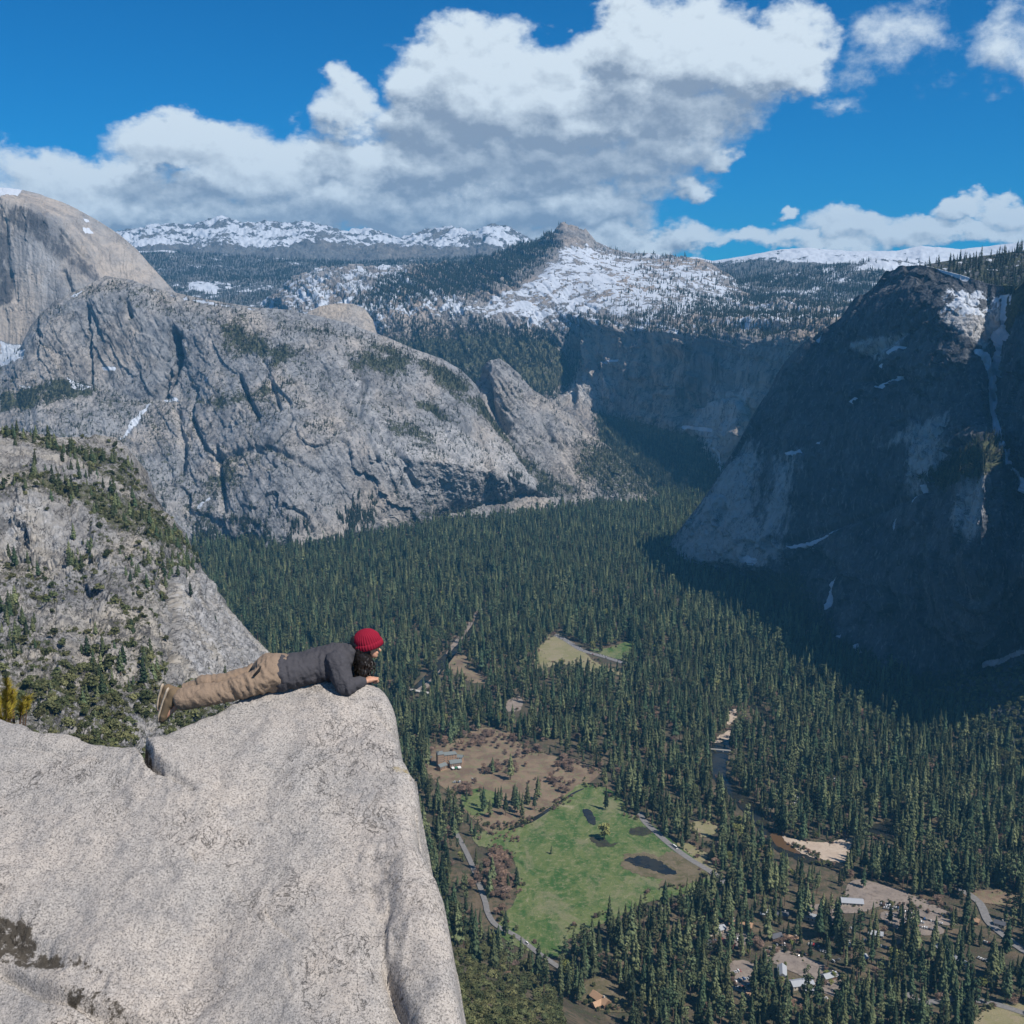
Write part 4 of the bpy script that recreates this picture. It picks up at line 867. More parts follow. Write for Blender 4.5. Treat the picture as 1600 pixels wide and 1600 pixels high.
# ------------------------------------------------------------------ the valley forest
def valley_forest():
    sp = 11.6
    xs = np.arange(-1300, 1650, sp); ys = np.arange(1180, 5650, sp)
    X, Y = np.meshgrid(xs, ys); X = X.ravel(); Y = Y.ravel()
    X = X + RNG.uniform(-.48, .48, X.size)*sp; Y = Y + RNG.uniform(-.48, .48, X.size)*sp
    P = np.stack([X, Y, ground_z(X, Y)-.5], 1); x, y, w = topx(P)
    k = (x > 300) & (x < 1760) & (y < 1720) & (w > 0)
    # cut the forest where the mountains stand
    bx = np.array([-200,280,330,380,430,480,520,560,600,640,700,760,810,840,875,900,940,980,1010,1028,1130,1136,1180,1225,1270,1330,1400,1450,1560,1760])
    by = np.array([900,858,850,850,855,848,838,830,820,810,792,782,768,758,745,735,730,725,715,715,715,896,912,965,1015,1045,1075,1095,1110,1120])-14
    k &= y > np.interp(x, bx, by)
    k &= ~((x > 1425) & (y < 1105) )
    P, x, y, w = P[k], x[k], y[k], w[k]; n = len(P)
    nz = fbm(P/np.array([90, 90, 1])*np.array([1, 1, 0]), 4); nz2 = fbm(P/np.array([500, 500, 1])*np.array([1, 1, 0])+9, 3)
    H = 36*(1+.38*RNG.normal(size=n).clip(-1.9, 1.7) + .3*nz2 + .35*nz); H = np.where(RNG.random(n) < .16, H*RNG.uniform(.35, .7, n), H); H = np.clip(H, 8, 64)
    dens = .93 - .75*sstep(nz, .10, .42) 
    # thinner stands in the village, by the river and round the hotel
    for poly, d in [([(1120,1420),(1330,1370),(1500,1400),(1600,1450),(1600,1560),(1400,1500),(1330,1560),(1130,1560)], .50), ([(1130,1430),(1330,1400),(1330,1550),(1130,1550)], .40), ([(640,1000),(760,1000),(900,1060),(860,1120),(760,1130),(640,1090)], .6),
                    ([(1150,1190),(1250,1190),(1260,1290),(1200,1270)], .62), ([(900,920),(1060,920),(1060,1080),(920,1060)], .8), ([(1040,930),(1160,960),(1130,1040),(1040,1060)], .75),
                    ([(700,1300),(820,1330),(810,1480),(720,1450)], .30), ([(735,1130),(960,1180),(960,1240),(850,1190)], .45), ([(560,960),(640,960),(640,1010),(560,1000)], .8)]:
        dens = np.where(inpoly(x, y, poly), np.minimum(dens, d), dens)
    slope = P[:, 2] > 6
    dens = np.where(slope, .10, dens)
    keep = RNG.random(n) < dens
    hp = H*F*math.cos(R(22))/w
    for poly in VISIBLE:
        xs_ = [p[0] for p in poly]; ys_ = [p[1] for p in poly]
        near = (x > min(xs_)-3) & (x < max(xs_)+3) & (y > min(ys_)-2) & (y < max(ys_)+90)
        idx = np.where(near & keep)[0]
        if not len(idx): continue
        bad = np.zeros(len(idx), bool)
        for f in (0, .3, .6): bad |= inpoly(x[idx], y[idx]-hp[idx]*f, poly)
        tip = inpoly(x[idx], y[idx]-hp[idx]*.9, poly) & ~bad; bad |= tip & (RNG.random(len(idx)) < .6)
        small = RNG.random(len(idx)) < .006
        keep[idx[bad & ~small]] = False
    P, x, y, w, H = P[keep], x[keep], y[keep], w[keep], H[keep]; n = len(P)
    return P, x, y, w, H
P, x, y, w, H = valley_forest(); n = len(P)
u = RNG.random(n)
# a share of bare and spring-green broadleaf trees, more by the river and the dirt field
near_river = np.minimum.reduce([dline(x, y, [(1160,1290),(1200,1330),(1260,1370),(1330,1380)]), dline(x, y, [(1240,1300),(1330,1305)])])
pb = .055 + .05*sstep(fbm(P/np.array([140, 140, 1])*np.array([1, 1, 0])+33, 3), .1, .4) + .30*np.exp(-(dline(x, y, [(700,1180),(830,1190),(930,1215)])/32)**2) + .30*np.exp(-(dline(x, y, [(740,1340),(780,1400),(760,1440)])/34)**2) + .15*np.exp(-(dline(x, y, [(700,1050),(760,1065)])/25)**2)
ps = .016 + .55*np.exp(-(dline(x, y, [(1140,1300),(1180,1320),(1225,1345),(1300,1360)])/13)**2)
kind = np.where(u < pb, 1, np.where(u < pb+ps, 2, 0))
rot = RNG.uniform(0, 6.28, n)
def lab_con(px, py, s):
    sz = 'very tall' if s > 1.05 else ('tall' if s > .78 else ('medium sized' if s > .55 else 'short young'))
    if px > 1490 and py > 1520: w = 'in the lower right corner by the dry grass clearing'
    elif px > 1490: w = 'beside the curving road at the right edge'
    elif px > 1330 and py < 1475: w = 'around the crowded parking ground'
    elif px > 1330: w = 'between the crowded parking ground and the bottom edge'
    elif px > 1190 and py < 1470: w = 'around the shaded yard above the village street'
    elif px > 1190: w = 'along the pale village street'
    elif px > 1060 and py < 1500: w = 'beside the village store and its red roofed neighbours'
    elif px > 1060: w = 'around the small village parking yard'
    elif px > 960 and py < 1500: w = 'at the lower right rim of the green meadow'
    elif px > 880 and py < 1500: w = 'at the bottom rim of the green meadow'
    elif px > 880: w = 'behind and beside the tan roofed house'
    elif py > 1480: w = 'between the narrow road and the tan roofed house'
    else: w = 'on the scrubby slope beside the foreground rock'
    return (f'{sz} green conifer {w}', 'conifer tree', f'{sz} conifers {w}')
m = kind == 0
place('con', CON, 'conifer_tree', P[m], H[m]/40, rot[m], RNG.integers(0, 8, m.sum()), '', '', '', 'conifer_forest', 'dense conifer forest covering the valley floor', labelf=lab_con)
m = kind == 1
def lab_bare(px, py, s):
    if py < 1260: return ('leafless brown tree around the dirt field by the hotel', 'bare tree', 'bare trees around the dirt field')
    if px < 840: return ('leafless brown tree at the left edge of the meadow', 'bare tree', 'bare trees at the left edge of the meadow')
    return ('leafless brown tree scattered among the valley conifers', 'bare tree', 'bare trees among the conifers')
sc = np.clip(H[m]/33, .6, 1.4)
place('bare', BAR, 'bare_tree', P[m], sc, rot[m], RNG.integers(0, 2, m.sum()), '', '', '', 'bare_woodland', 'leafless trees scattered through the forest', limit=70, labelf=lab_bare)
m = kind == 2
place('spring', SPR, 'cottonwood_tree', P[m], np.clip(H[m]/36, .6, 1.3), rot[m], RNG.integers(0, 2, m.sum()), 'fresh yellow green cottonwood by the river bend', 'cottonwood tree', 'spring green trees along the river', 'spring_woodland', 'yellow green trees scattered through the forest', limit=80)

# live oak scrub on the slope under the foreground rock and on the talus at the right
def scatter_px(n, poly, zf):
    xs = [p[0] for p in poly]; ys = [p[1] for p in poly]; out = []
    a = RNG.uniform(min(xs), max(xs), n*3); b = RNG.uniform(min(ys), max(ys), n*3); k = inpoly(a, b, poly); a, b = a[k][:n], b[k][:n]
    P = gp(a, b, 0)
    for _ in range(12):
        z = zf(P[:, 0], P[:, 1]); P = gp(a, b, z)
    return P, a, b
P, a, b = scatter_px(7000, [(420,1230),(640,1330),(720,1430),(760,1480),(830,1510),(880,1560),(900,1800),(300,1900),(300,1300)], ground_z)
place('oak', OAK, 'live_oak', P, RNG.uniform(.5, 1.05, len(P)), RNG.uniform(0, 6, len(P)), RNG.integers(0, 2, len(P)), 'rounded grey green oak bush on the slope beside the foreground rock', 'oak bush', 'oak bushes on the slope below the rock', 'oak_scrub', 'oak scrub on the slope below the foreground rock', limit=200)
PO = [PROTO[('oak', 0)], PROTO[('oak', 1)]]

def scatter_sheet(name, n, wf, minup=0.0):
    s = SHEETS[name]; P = s['P']; du = np.gradient(P, axis=1); dv = np.gradient(P, axis=0); A = np.linalg.norm(np.cross(dv, du), axis=2)
    wgt = A*np.clip(wf(s), 0, None); wgt[(s['up'] < minup)] = 0; p = wgt.ravel()/wgt.sum()
    i = RNG.choice(p.size, n, p=p); Q = P.reshape(-1, 3)[i] + RNG.uniform(-.5, .5, (n, 1))*du.reshape(-1, 3)[i] + RNG.uniform(-.5, .5, (n, 1))*dv.reshape(-1, 3)[i]
    return Q, s['px'].ravel()[i], s['py'].ravel()[i]
# near slope: pines and scrub
def w_nl(s):
    px, py = s['px'], s['py']
    v = .02 + polys_max(px, py, [([(0,672),(60,680),(110,700),(180,715),(210,740),(120,735),(60,705),(0,690)], 6, 2.0), ([(60,745),(120,745),(200,790),(285,850),(290,880),(180,830),(90,790),(10,770)], 8, 1.4),
      ([(10,872),(60,872),(60,910),(10,905)], 5, 2.5), ([(95,850),(140,845),(142,890),(110,900)], 5, 3), ([(0,960),(55,965),(55,1030),(0,1040)], 5, 3.0), ([(128,1020),(230,1040),(235,1090),(160,1110),(120,1070)], 8, 1.6),
      ([(250,860),(300,870),(305,910),(262,900)], 5, 2.0), ([(55,1080),(140,1080),(200,1120),(140,1150),(60,1140)], 8, .9), ([(180,890),(260,880),(270,960),(190,960)], 10, .6)])
    return v
Pn, a, b = scatter_sheet('near_rocky_slope', 400, w_nl)
def lab_hill(px, py, s):
    if py < 790 and px < 240: return ('small pine on the upper ledge of the near rocky slope', 'pine tree', 'pines on the upper ledge of the near slope')
    if py > 950 and px < 60: return ('bushy dark pine above the yellow shrub at the left edge', 'pine tree', 'dark pines at the left edge')
    return ('small pine clinging to the near rocky slope', 'pine tree', 'pines on the near rocky slope')
place('hill', HILL, 'pine_tree', Pn-np.array([0,0,.5]), RNG.uniform(.45, 1.25, len(Pn)), RNG.uniform(0, 6, len(Pn)), RNG.integers(0, 2, len(Pn)), '', '', '', 'slope_pines', 'pines on the near slope', limit=290, labelf=lab_hill)
def lab_shrub(px, py, s):
    sz = 'large' if s > 1.2 else ('middling' if s > .8 else 'small')
    if py > 1060 and px < 90: w = 'right behind the yellow pine shrub'
    elif py > 1060 and px < 180: w = 'on the slope above the low left part of the ledge'
    elif py > 1060: w = 'on the slope below the lying person'
    elif py > 960 and px < 130: w = 'among the dark pines at the left edge'
    elif py > 960: w = 'on the slope left of the bare slab'
    elif py > 850: w = 'on the middle ledges of the near slope'
    else: w = 'on the upper ledges of the near slope'
    return (f'{sz} rounded dull green shrub {w}', 'shrub', f'{sz} shrubs {w}')
Pn, a, b = scatter_sheet('near_rocky_slope', 9000, lambda s: np.clip(s['veg']+.5*s['n']-.08, .015, 1)**2.2 * (1+1.0*(s['py'] > 1040)))
place('shrub', SHR, 'shrub', Pn-np.array([0,0,.3]), .35+1.35*RNG.random(len(Pn))**2.2, RNG.uniform(0, 6, len(Pn)), RNG.integers(0, 3, len(Pn)), '', '', '', 'slope_scrub', 'low scrub covering the ledges of the near slope', limit=290, labelf=lab_shrub)
PS = [PROTO[('shrub', k)] for k in range(3)]

# far forests, each one mass of small trees
def far_forest(name, sheet_name, n, wf, kinds, s0, s1, label):
    Q, a, b = scatter_sheet(sheet_name, n, wf)
    k = (a > -10) & (a < 1640); Q = Q[k]
    stuff_instances(name, Q-np.array([0, 0, .6]), RNG.uniform(s0, s1, len(Q)), RNG.uniform(0, 6.28, len(Q)), RNG.integers(0, len(kinds), len(Q)), kinds, label)
# two lone trees give the far stands their shape
_pt = at(1452, 413, 3480)
_t1 = tree('conifer_tree', 'far', (_pt[0], _pt[1], _pt[2]-3), 1.1, .4, 'leftmost small conifer on the snowy rim above the dark wall', 'conifer tree', meshes=FAR[0])
_pt = at(1466, 411, 3490)
_t2 = tree('conifer_tree', 'far', (_pt[0], _pt[1], _pt[2]-3), 1.2, 1.4, 'second conifer from the left on the snowy rim above the dark wall', 'conifer tree', meshes=FAR[1])
KF = [(_t1.children[0], _t1.children[1]), (_t2.children[0], _t2.children[1])]
def w_peak(s):
    px, py = s['px'], s['py']; bare = np.clip(.62 - s['snow'], 0, 1)
    v = bare**1.3*(py < 530) + .16*np.clip(s['n']+.25, 0, 1)*(py > 440)*(py < 530)
    v = v + 1.1*polys_max(px, py, [([(600,440),(840,378),(866,368),(860,392),(760,450),(700,470),(610,490),(540,500)], 8, 1), ([(930,640),(1080,670),(1140,740),(1150,830),(960,830),(930,700)], 8, 1.3), ([(560,530),(880,510),(905,560),(860,640),(600,640)], 8, .8),
        ([(900,505),(1100,475),(1250,490),(1300,515),(1100,522),(960,515)], 6, .5), ([(1000,455),(1200,470),(1330,490),(1330,512),(1250,500),(1100,470)], 5, .45)])
    v = v*(1-.92*polys_max(px, py, [([(905,522),(1240,525),(1200,600),(1130,700),(1000,690),(900,630)], 6, 1), ([(735,500),(745,480),(860,420),(985,415),(1000,440),(900,480),(800,510)], 8, .9)]))
    v = v*(1-polys_max(px, py, [([(862,364),(880,346),(905,352),(940,384),(900,388),(872,376)], 2, 1)]))
    return v*(px > 390)
far_forest('peak_forest', 'snowy_peak', 26000, w_peak, KF, .7, 1.35, 'conifer forest on the flanks of the snowy peak')
far_forest('plateau_forest', 'wooded_plateau', 16000, lambda s: np.clip(.7-s['snow'], .02, 1)**1.5, KF, .8, 1.3, 'far conifer forest on the plateau beside the dome')
far_forest('ridge_forest', 'far_wooded_ridge', 9000, lambda s: np.clip(.75-s['snow'], .02, 1)**1.5, KF, .8, 1.3, 'far conifer forest on the right ridge')
far_forest('far_plateau_forest', 'far_snow_plateau', 5000, lambda s: np.clip(.65-s['snow'], .0, 1)**1.5, KF, .9, 1.3, 'far conifer forest below the snowy plateau')
far_forest('rim_forest', 'wall_top_plateau', 750, lambda s: .3+s['py']*0+.7*(s['px'] > 1480), KF, .8, 1.5, 'conifers crowded on the rim above the dark wall')
far_forest('massif_forest', 'grey_massif', 16000, lambda s: np.clip(s['veg']-.2, 0, 1)**1.5*np.clip(s['up'], .3, 1), KF+PS, .35, .8, 'scrub and small pines in the folds of the grey massif')
def w_foot(s):
    bpy_ = np.interp(s['px'], [280,330,430,520,600,700,810,875], [862,860,870,855,842,820,802,790]); g = fbm(s['P'].reshape(-1, 3)/110, 4, .6, 14).reshape(s['px'].shape)
    return np.clip(1.2 - (bpy_-s['py'])/(10+60*sstep(g, -.15, .3)), 0, 1)
far_forest('cliff_foot_forest', 'grey_massif', 6500, w_foot, KF, .8, 1.4, 'tongues of conifer forest climbing the foot of the grey massif')
far_forest('spire_forest', 'spire_ridge', 3200, lambda s: np.clip(s['veg']-.2, 0, 1)**1.5, KF+PS, .4, .9, 'scrub and small pines on the spire ridge')
far_forest('wall_forest', 'dark_wall', 2600, lambda s: np.clip(s['veg']-.3, 0, 1)**1.5*(1+.5*(s['py'] > 900)), KF, .5, .9, 'trees on the ledges and foot of the dark wall')
Qt, a, b = scatter_sheet('scrubby_talus', 1500, lambda s: np.clip(s['veg'], .1, 1))
stuff_instances('talus_scrub', Qt-np.array([0,0,.5]), RNG.uniform(.6, 1.1, len(Qt)), RNG.uniform(0, 6, len(Qt)), RNG.integers(0, 2, len(Qt)), PO, 'oak scrub covering the talus slope')

def edge_brush():
    P = []
    for i, poly in enumerate(VISIBLE):
        if i in NSTRIP: continue
        a = np.array(poly, float); b = np.roll(a, -1, 0)
        for p, q in zip(a, b):
            L = np.hypot(*(q-p)); n = int(L*1.1)+1; t = RNG.random(n)[:, None]; P.append(p*(1-t)+q*t + RNG.normal(size=(n, 2))*np.array([4.0, 2.4]))
    P = np.concatenate(P); W3 = gp(P[:, 0], P[:, 1], 0)
    k = fbm(W3/np.array([45, 45, 1])*np.array([1, 1, 0]), 3) > .0
    for l in STRIPS: k &= dline(P[:, 0], P[:, 1], l) > 6
    W3 = W3[k]
    ks = PS + [PROTO[('bare', 0)], PROTO[('oak', 0)]]; n = len(W3)
    stuff_instances('edge_brush', W3-np.array([0, 0, .3]), RNG.uniform(.2, .75, n)**1.6, RNG.uniform(0, 6, n), RNG.integers(0, len(ks), n), ks, 'low brush and saplings along the edges of the clearings')
edge_brush()

# ------------------------------------------------------------------ buildings, bridges, vehicles
def plain(name, col, rough=.8, noise=.15, sc=.5):
    m, t, b = material(name); n = t.noise(t.obj(), sc, 4, .6)
    t.put(b.inputs['Base Color'], t.mix(n, tuple(c*(1-noise) for c in col), tuple(min(1, c*(1+noise)) for c in col))); b.inputs['Roughness'].default_value = rough; return m
B_STONE = plain('rough_stone', (.36,.24,.16), sc=.3, noise=.35); B_SLATE = plain('green_grey_slate', (.17,.19,.19), sc=.4); B_DARKROOF = plain('dark_shingle', (.10,.105,.12), sc=.4)
B_GLASS = plain('window_glass', (.03,.035,.045), .15); B_WHITE = plain('white_canvas', (.78,.78,.76), noise=.05); B_GREEN = plain('green_awning', (.04,.20,.11)); B_TANROOF = plain('tan_shingle', (.42,.27,.17), noise=.25)
B_WOOD = plain('brown_boards', (.17,.105,.07), noise=.25); B_REDROOF = plain('dull_red_roof', (.26,.07,.06)); B_GREYROOF = plain('grey_metal_roof', (.36,.38,.41)); B_CONC = plain('pale_concrete', (.50,.48,.44))
B_PALE = plain('pale_boards', (.50,.45,.38))
def qmesh(name, V, Fc, mat, parent):
    bm = bmesh.new(); vs = [bm.verts.new(v) for v in V]
    for f in Fc: bm.faces.new([vs[i] for i in f])
    bmesh.ops.recalc_face_normals(bm, faces=bm.faces)
    me = bpy.data.meshes.new(name); bm.to_mesh(me); bm.free(); return link(name, me, mat, parent)
def boxm(name, c, s, mat, parent, rz=0.0, taper=1.0):
    V = []
    for z, k in ((0, 1.0), (s[2], taper)):
        for (a, b) in ((-1, -1), (1, -1), (1, 1), (-1, 1)):
            x, y = a*s[0]/2*k, b*s[1]/2*k; V.append((c[0]+x*math.cos(rz)-y*math.sin(rz), c[1]+x*math.sin(rz)+y*math.cos(rz), c[2]+z))
    return qmesh(name, V, [(0,1,2,3),(4,5,6,7),(0,1,5,4),(1,2,6,5),(2,3,7,6),(3,0,4,7)], mat, parent)
def wing(root, L, W, H, rh, ox=0, oy=0, rz=0, wall=None, roof=None, nwin=4, rows=1, over=1.0, hip=.0, tall=.45, chim=0):
    """one block of a building: walls, pitched roof (> chimney), windows on its camera side (> frame)"""
    def T(x, y, z): return (ox + x*math.cos(rz)-y*math.sin(rz), oy + x*math.sin(rz)+y*math.cos(rz), z)
    l, w = L/2, W/2
    V = [T(-l,-w,-1),T(l,-w,-1),T(l,w,-1),T(-l,w,-1),T(-l,-w,H),T(l,-w,H),T(l,w,H),T(-l,w,H),T(-l+.001,0,H+rh-.25 if hip == 0 else H),T(l-.001,0,H+rh-.25 if hip == 0 else H)]
    wa = qmesh('wall', V, [(0,1,5,4),(1,2,6,9,5),(2,3,7,6),(3,0,4,8,7)], wall, root)
    l2, w2 = l+over, w+over; th = .35; d = over*rh/max(w, .1)
    V = [T(-l2,-w2,H-d),T(l2,-w2,H-d),T(l2,w2,H-d),T(-l2,w2,H-d),T(-l2+hip*W,0,H+rh),T(l2-hip*W,0,H+rh)]
    V += [(a, b, c+th) for a, b, c in V]
    ro = qmesh('roof', V, [(6,7,11,10),(8,9,10,11),(7,8,11),(9,6,10),(0,1,5,4),(2,3,4,5),(1,2,5),(3,0,4),(0,1,7,6),(1,2,8,7),(2,3,9,8),(3,0,6,9)], roof, root)
    for k in range(chim):
        x = -l*.7 + 1.4*l*k/max(1, chim-1) if chim > 1 else l*.5
        p = T(x, 0, H+rh-1.0); boxm('chimney', p, (1.8, 1.6, 3.2), B_STONE if wall is B_STONE else B_CONC, ro, rz)
    for r_ in range(rows):
        for k in range(nwin):
            x = -l + L*(k+.5)/nwin; hh = H/rows; z = hh*r_ + hh*.28; wd = min(1.6, L/nwin*.5); h2 = hh*tall
            p = [T(x-wd/2, -w-.06, z), T(x+wd/2, -w-.06, z), T(x+wd/2, -w-.06, z+h2), T(x-wd/2, -w-.06, z+h2)]
            q = [T(x-wd/2, -w+.1, z), T(x+wd/2, -w+.1, z), T(x+wd/2, -w+.1, z+h2), T(x-wd/2, -w+.1, z+h2)]
            wn = qmesh('window', p+q, [(0,1,2,3),(4,5,6,7),(0,1,5,4),(1,2,6,5),(2,3,7,6),(3,0,4,7)], B_GLASS, root)
            f = .14; P = [T(x-wd/2-f, -w-.10, z-f), T(x+wd/2+f, -w-.10, z-f), T(x+wd/2+f, -w-.10, z+h2+f), T(x-wd/2-f, -w-.10, z+h2+f)] + [T(x-wd/2, -w-.10, z), T(x+wd/2, -w-.10, z), T(x+wd/2, -w-.10, z+h2), T(x-wd/2, -w-.10, z+h2)]
            qmesh('frame', P, [(0,1,5,4),(1,2,6,5),(2,3,7,6),(3,0,4,7)], B_PALE, wn)
def root_at(name, px, py, rz, label, cat, group=None, z=.6):
    o = bpy.data.objects.new(name, None); COL.objects.link(o); o.location = gp(px, py, z); o.rotation_euler = (0, 0, rz); tag(o, label, cat, group); return o
def house(px, py, L, W, H, rh, rz, wall, roof, label, nwin=4, chim=1, name='house', cat='house', extra=None, rows=1, hip=0):
    o = root_at(name, px, py, rz, label, cat); wing(o, L, W, H, rh, wall=wall, roof=roof, nwin=nwin, chim=chim, rows=rows, hip=hip)
    if extra: wing(o, *extra[:4], ox=extra[4], oy=extra[5], rz=extra[6], wall=wall, roof=roof, nwin=2)
    boxm('door', (L*.3, -W/2-.05, -.2), (1.3, .15, 2.3), B_WOOD, o)
    return o
# the big stone hotel at the edge of the dirt field
h = root_at('stone_hotel', 698, 1194, R(16), 'tall stone hotel with grey green roof at the left of the dirt field', 'hotel')
wing(h, 36, 13, 21, 3.5, wall=B_STONE, roof=B_SLATE, nwin=7, rows=5, chim=2, over=.8, hip=.25)
wing(h, 12, 16, 25, 3.5, ox=-13, oy=-2, wall=B_STONE, roof=B_SLATE, nwin=3, rows=6, over=.6, hip=.3)
wing(h, 22, 11, 10, 4.5, ox=13, oy=-16, rz=R(2), wall=B_STONE, roof=B_SLATE, nwin=6, tall=.62, chim=1)
wing(h, 16, 12, 8, 3.5, ox=-14, oy=-20, rz=R(28), wall=B_STONE, roof=B_SLATE, nwin=4)
wing(h, 12, 10, 12, 3, ox=26, oy=2, rz=R(-30), wall=B_STONE, roof=B_SLATE, nwin=3, rows=2)
boxm('awning', (6, -27, 3.2), (5, 9, .3), B_WHITE, h); boxm('awning', (12, -27, 3.0), (4, 8, .3), B_GREEN, h); boxm('awning', (18, -28, 3.2), (6, 10, .3), B_WHITE, h)
house(664, 1189, 24, 13, 8, 4, R(-14), B_WOOD, B_DARKROOF, 'low building with dark hipped roof left of the stone hotel', 5, 0, hip=.3, name='lodge', cat='lodge')
house(938, 1566, 26, 11, 5.5, 4.5, R(-52), B_WOOD, B_TANROOF, 'house with sunlit tan roof near the bottom edge', 5, 1, extra=(12, 9, 4.5, 3.5, 4, -9, R(85)))
house(830, 1596, 17, 9, 5, 3.5, R(20), B_WOOD, B_PALE, 'small pale roofed cabin among oaks at the bottom edge', 3, 0, name='cabin', cat='cabin')
house(1110, 1434, 22, 12, 5, 3.5, R(30), B_WOOD, B_REDROOF, 'low building with dull red roof half hidden by pines', 4, 0)
house(1096, 1190, 9, 12, 7, 3, R(10), B_STONE, B_TANROOF, 'narrow orange brown building beside the river footbridge', 2, 0)
house(1158, 1448, 30, 13, 5, 4, R(-22), B_WOOD, B_TANROOF, 'village building with brown roof beside the crowded yard', 6, 2, name='village_store', cat='shop')
house(1118, 1456, 26, 12, 5, 3, R(24), B_PALE, B_GREYROOF, 'long building with pale metal roof behind the pines', 6, 0, name='village_hall', cat='hall')
house(1137, 1478, 18, 10, 5, 3.5, R(-40), B_WOOD, B_REDROOF, 'small reddish roofed building left of the village street', 3, 0)
house(1198, 1430, 20, 11, 5, 3.5, R(5), B_WOOD, B_GREYROOF, 'grey roofed cabin behind the tall pines of the village', 3, 1, name='cabin', cat='cabin')
house(1222, 1432, 16, 10, 4.5, 3, R(-12), B_WOOD, B_DARKROOF, 'dark roofed cabin right of the grey roofed cabin', 3, 1, name='cabin', cat='cabin')
house(1268, 1436, 24, 12, 5, 3.5, R(-30), B_PALE, B_GREYROOF, 'pale cabin in the shaded yard between tall pines', 4, 0, name='cabin', cat='cabin')
house(1252, 1540, 28, 14, 5, 3, R(12), B_PALE, B_GREYROOF, 'wide grey roofed building at the lower end of the village street', 6, 0, name='visitor_centre', cat='building')
house(1222, 1522, 22, 10, 5, 3.5, R(78), B_PALE, B_GREYROOF, 'building with long grey roof pointing at the village street', 4, 0)
house(1205, 1542, 15, 9, 4.5, 3, R(-20), B_WOOD, B_TANROOF, 'small tan roofed hut below the village street', 3, 0, name='hut', cat='hut')
house(1186, 1532, 12, 8, 4, 2.5, R(15), B_WOOD, B_REDROOF, 'bright red roofed hut by the parking yard', 2, 0, name='hut', cat='hut')
house(1331, 1412, 30, 14, 5, 3, R(-8), B_PALE, B_GREYROOF, 'long pale roofed building at the left end of the parking ground', 6, 0)
house(1500, 1506, 22, 10, 5, 3, R(-60), B_PALE, B_GREYROOF, 'grey building beside the curving road at right', 4, 0)

def bridge(px0, py0, px1, py1, wid, label, npier=2, z=3.2, mat=B_CONC, name='bridge'):
    a = gp(px0, py0, z); b_ = gp(px1, py1, z); d = b_-a; L = float(np.linalg.norm(d)); rz = math.atan2(d[1], d[0])
    o = bpy.data.objects.new(name, None); COL.objects.link(o); o.location = (a+b_)/2; o.rotation_euler = (0, 0, rz); tag(o, label, 'bridge')
    boxm('deck', (0, 0, -.5), (L, wid, .5), mat, o)
    for s in (-1, 1): boxm('parapet', (0, s*(wid/2-.2), 0), (L, .35, .95), mat, o)
    for k in range(npier): boxm('pier', (-L/2+L*(k+1)/(npier+1), 0, -4.6), (1.6, wid*.8, 4.1), mat, o)
bridge(744, 951, 757, 953, 9, 'pale stone arch bridge high up the distant river')
bridge(640, 1077, 690, 1087, 11, 'long pale road bridge crossing the lower river behind the person', 3)
bridge(1106, 1170, 1142, 1173, 3, 'thin footbridge spanning the dark river reach', 2, name='footbridge')

def car_mesh(name, kind, paint):
    L, W_, H1, H2 = {'car': (4.6, 1.85, .85, 1.5), 'van': (5.4, 2.0, 1.2, 2.3), 'bus': (12, 2.6, 1.3, 3.3), 'rv': (8.5, 2.5, 1.3, 3.2)}[kind]
    bm = bmesh.new()
    def hull(sec, mi):      # closed lengthwise profile, tumblehome towards the top
        n = len(sec); A = [bm.verts.new((x, -w, z)) for x, z, w in sec]; B = [bm.verts.new((x, w, z)) for x, z, w in sec]
        for f in [A, B] + [[A[i], A[(i+1) % n], B[(i+1) % n], B[i]] for i in range(n)]: bm.faces.new(f).material_index = mi
    w = W_/2; l = L/2
    hull([(-l, .35, w), (l, .35, w), (l, H1*.72, w), (l*.86, H1*.9, w*.96), (l*.45, H1, w), (-l*.8, H1, w), (-l, H1*.85, w)], 0)
    if kind == 'car': sec = [(l*.42, H1-.02, w*.92), (l*.08, H2, w*.76), (-l*.52, H2, w*.76), (-l*.82, H1-.02, w*.92)]
    else: sec = [(l*.93, H1-.02, w*.95), (l*.86, H2, w*.88), (-l*.97, H2, w*.88), (-l*.985, H1-.02, w*.95)]
    hull(sec, 1)
    ct = [(x*.94+(-l*.2*.06), z+(.03 if z > H1 else .0), w_*.98) for x, z, w_ in sec]; top = [p for p in ct if p[1] > H1]
    xs = [p[0] for p in top]; hull([(min(xs), H2+.0, w*.74), (max(xs), H2+.0, w*.74), (max(xs)-.1, H2+.07, w*.68), (min(xs)+.1, H2+.07, w*.68)], 0)
    for x in (-l*.62, l*.62):
        for s in (-1, 1):
            vs = [[bm.verts.new((x+.36*math.cos(a*.785), s*(w+.02)-s*d, .36+.36*math.sin(a*.785))) for a in range(8)] for d in (0, .25)]
            for k in range(8): bm.faces.new((vs[0][k], vs[0][(k+1) % 8], vs[1][(k+1) % 8], vs[1][k])).material_index = 2
            bm.faces.new(vs[0]).material_index = 2
    bmesh.ops.recalc_face_normals(bm, faces=bm.faces); me = bpy.data.meshes.new(name); bm.to_mesh(me); bm.free()
    for m in (paint, B_GLASS, B_TYRE): me.materials.append(m)
    return me
B_TYRE = plain('tyre_rubber', (.02, .02, .02))
PAINT = {k: plain(k+'_paint', c, .3, .03) for k, c in {'white': (.8,.8,.8), 'silver': (.5,.52,.55), 'grey': (.18,.19,.2), 'black': (.03,.03,.035), 'red': (.40,.03,.03), 'blue': (.05,.12,.28), 'tan': (.35,.28,.2)}.items()}
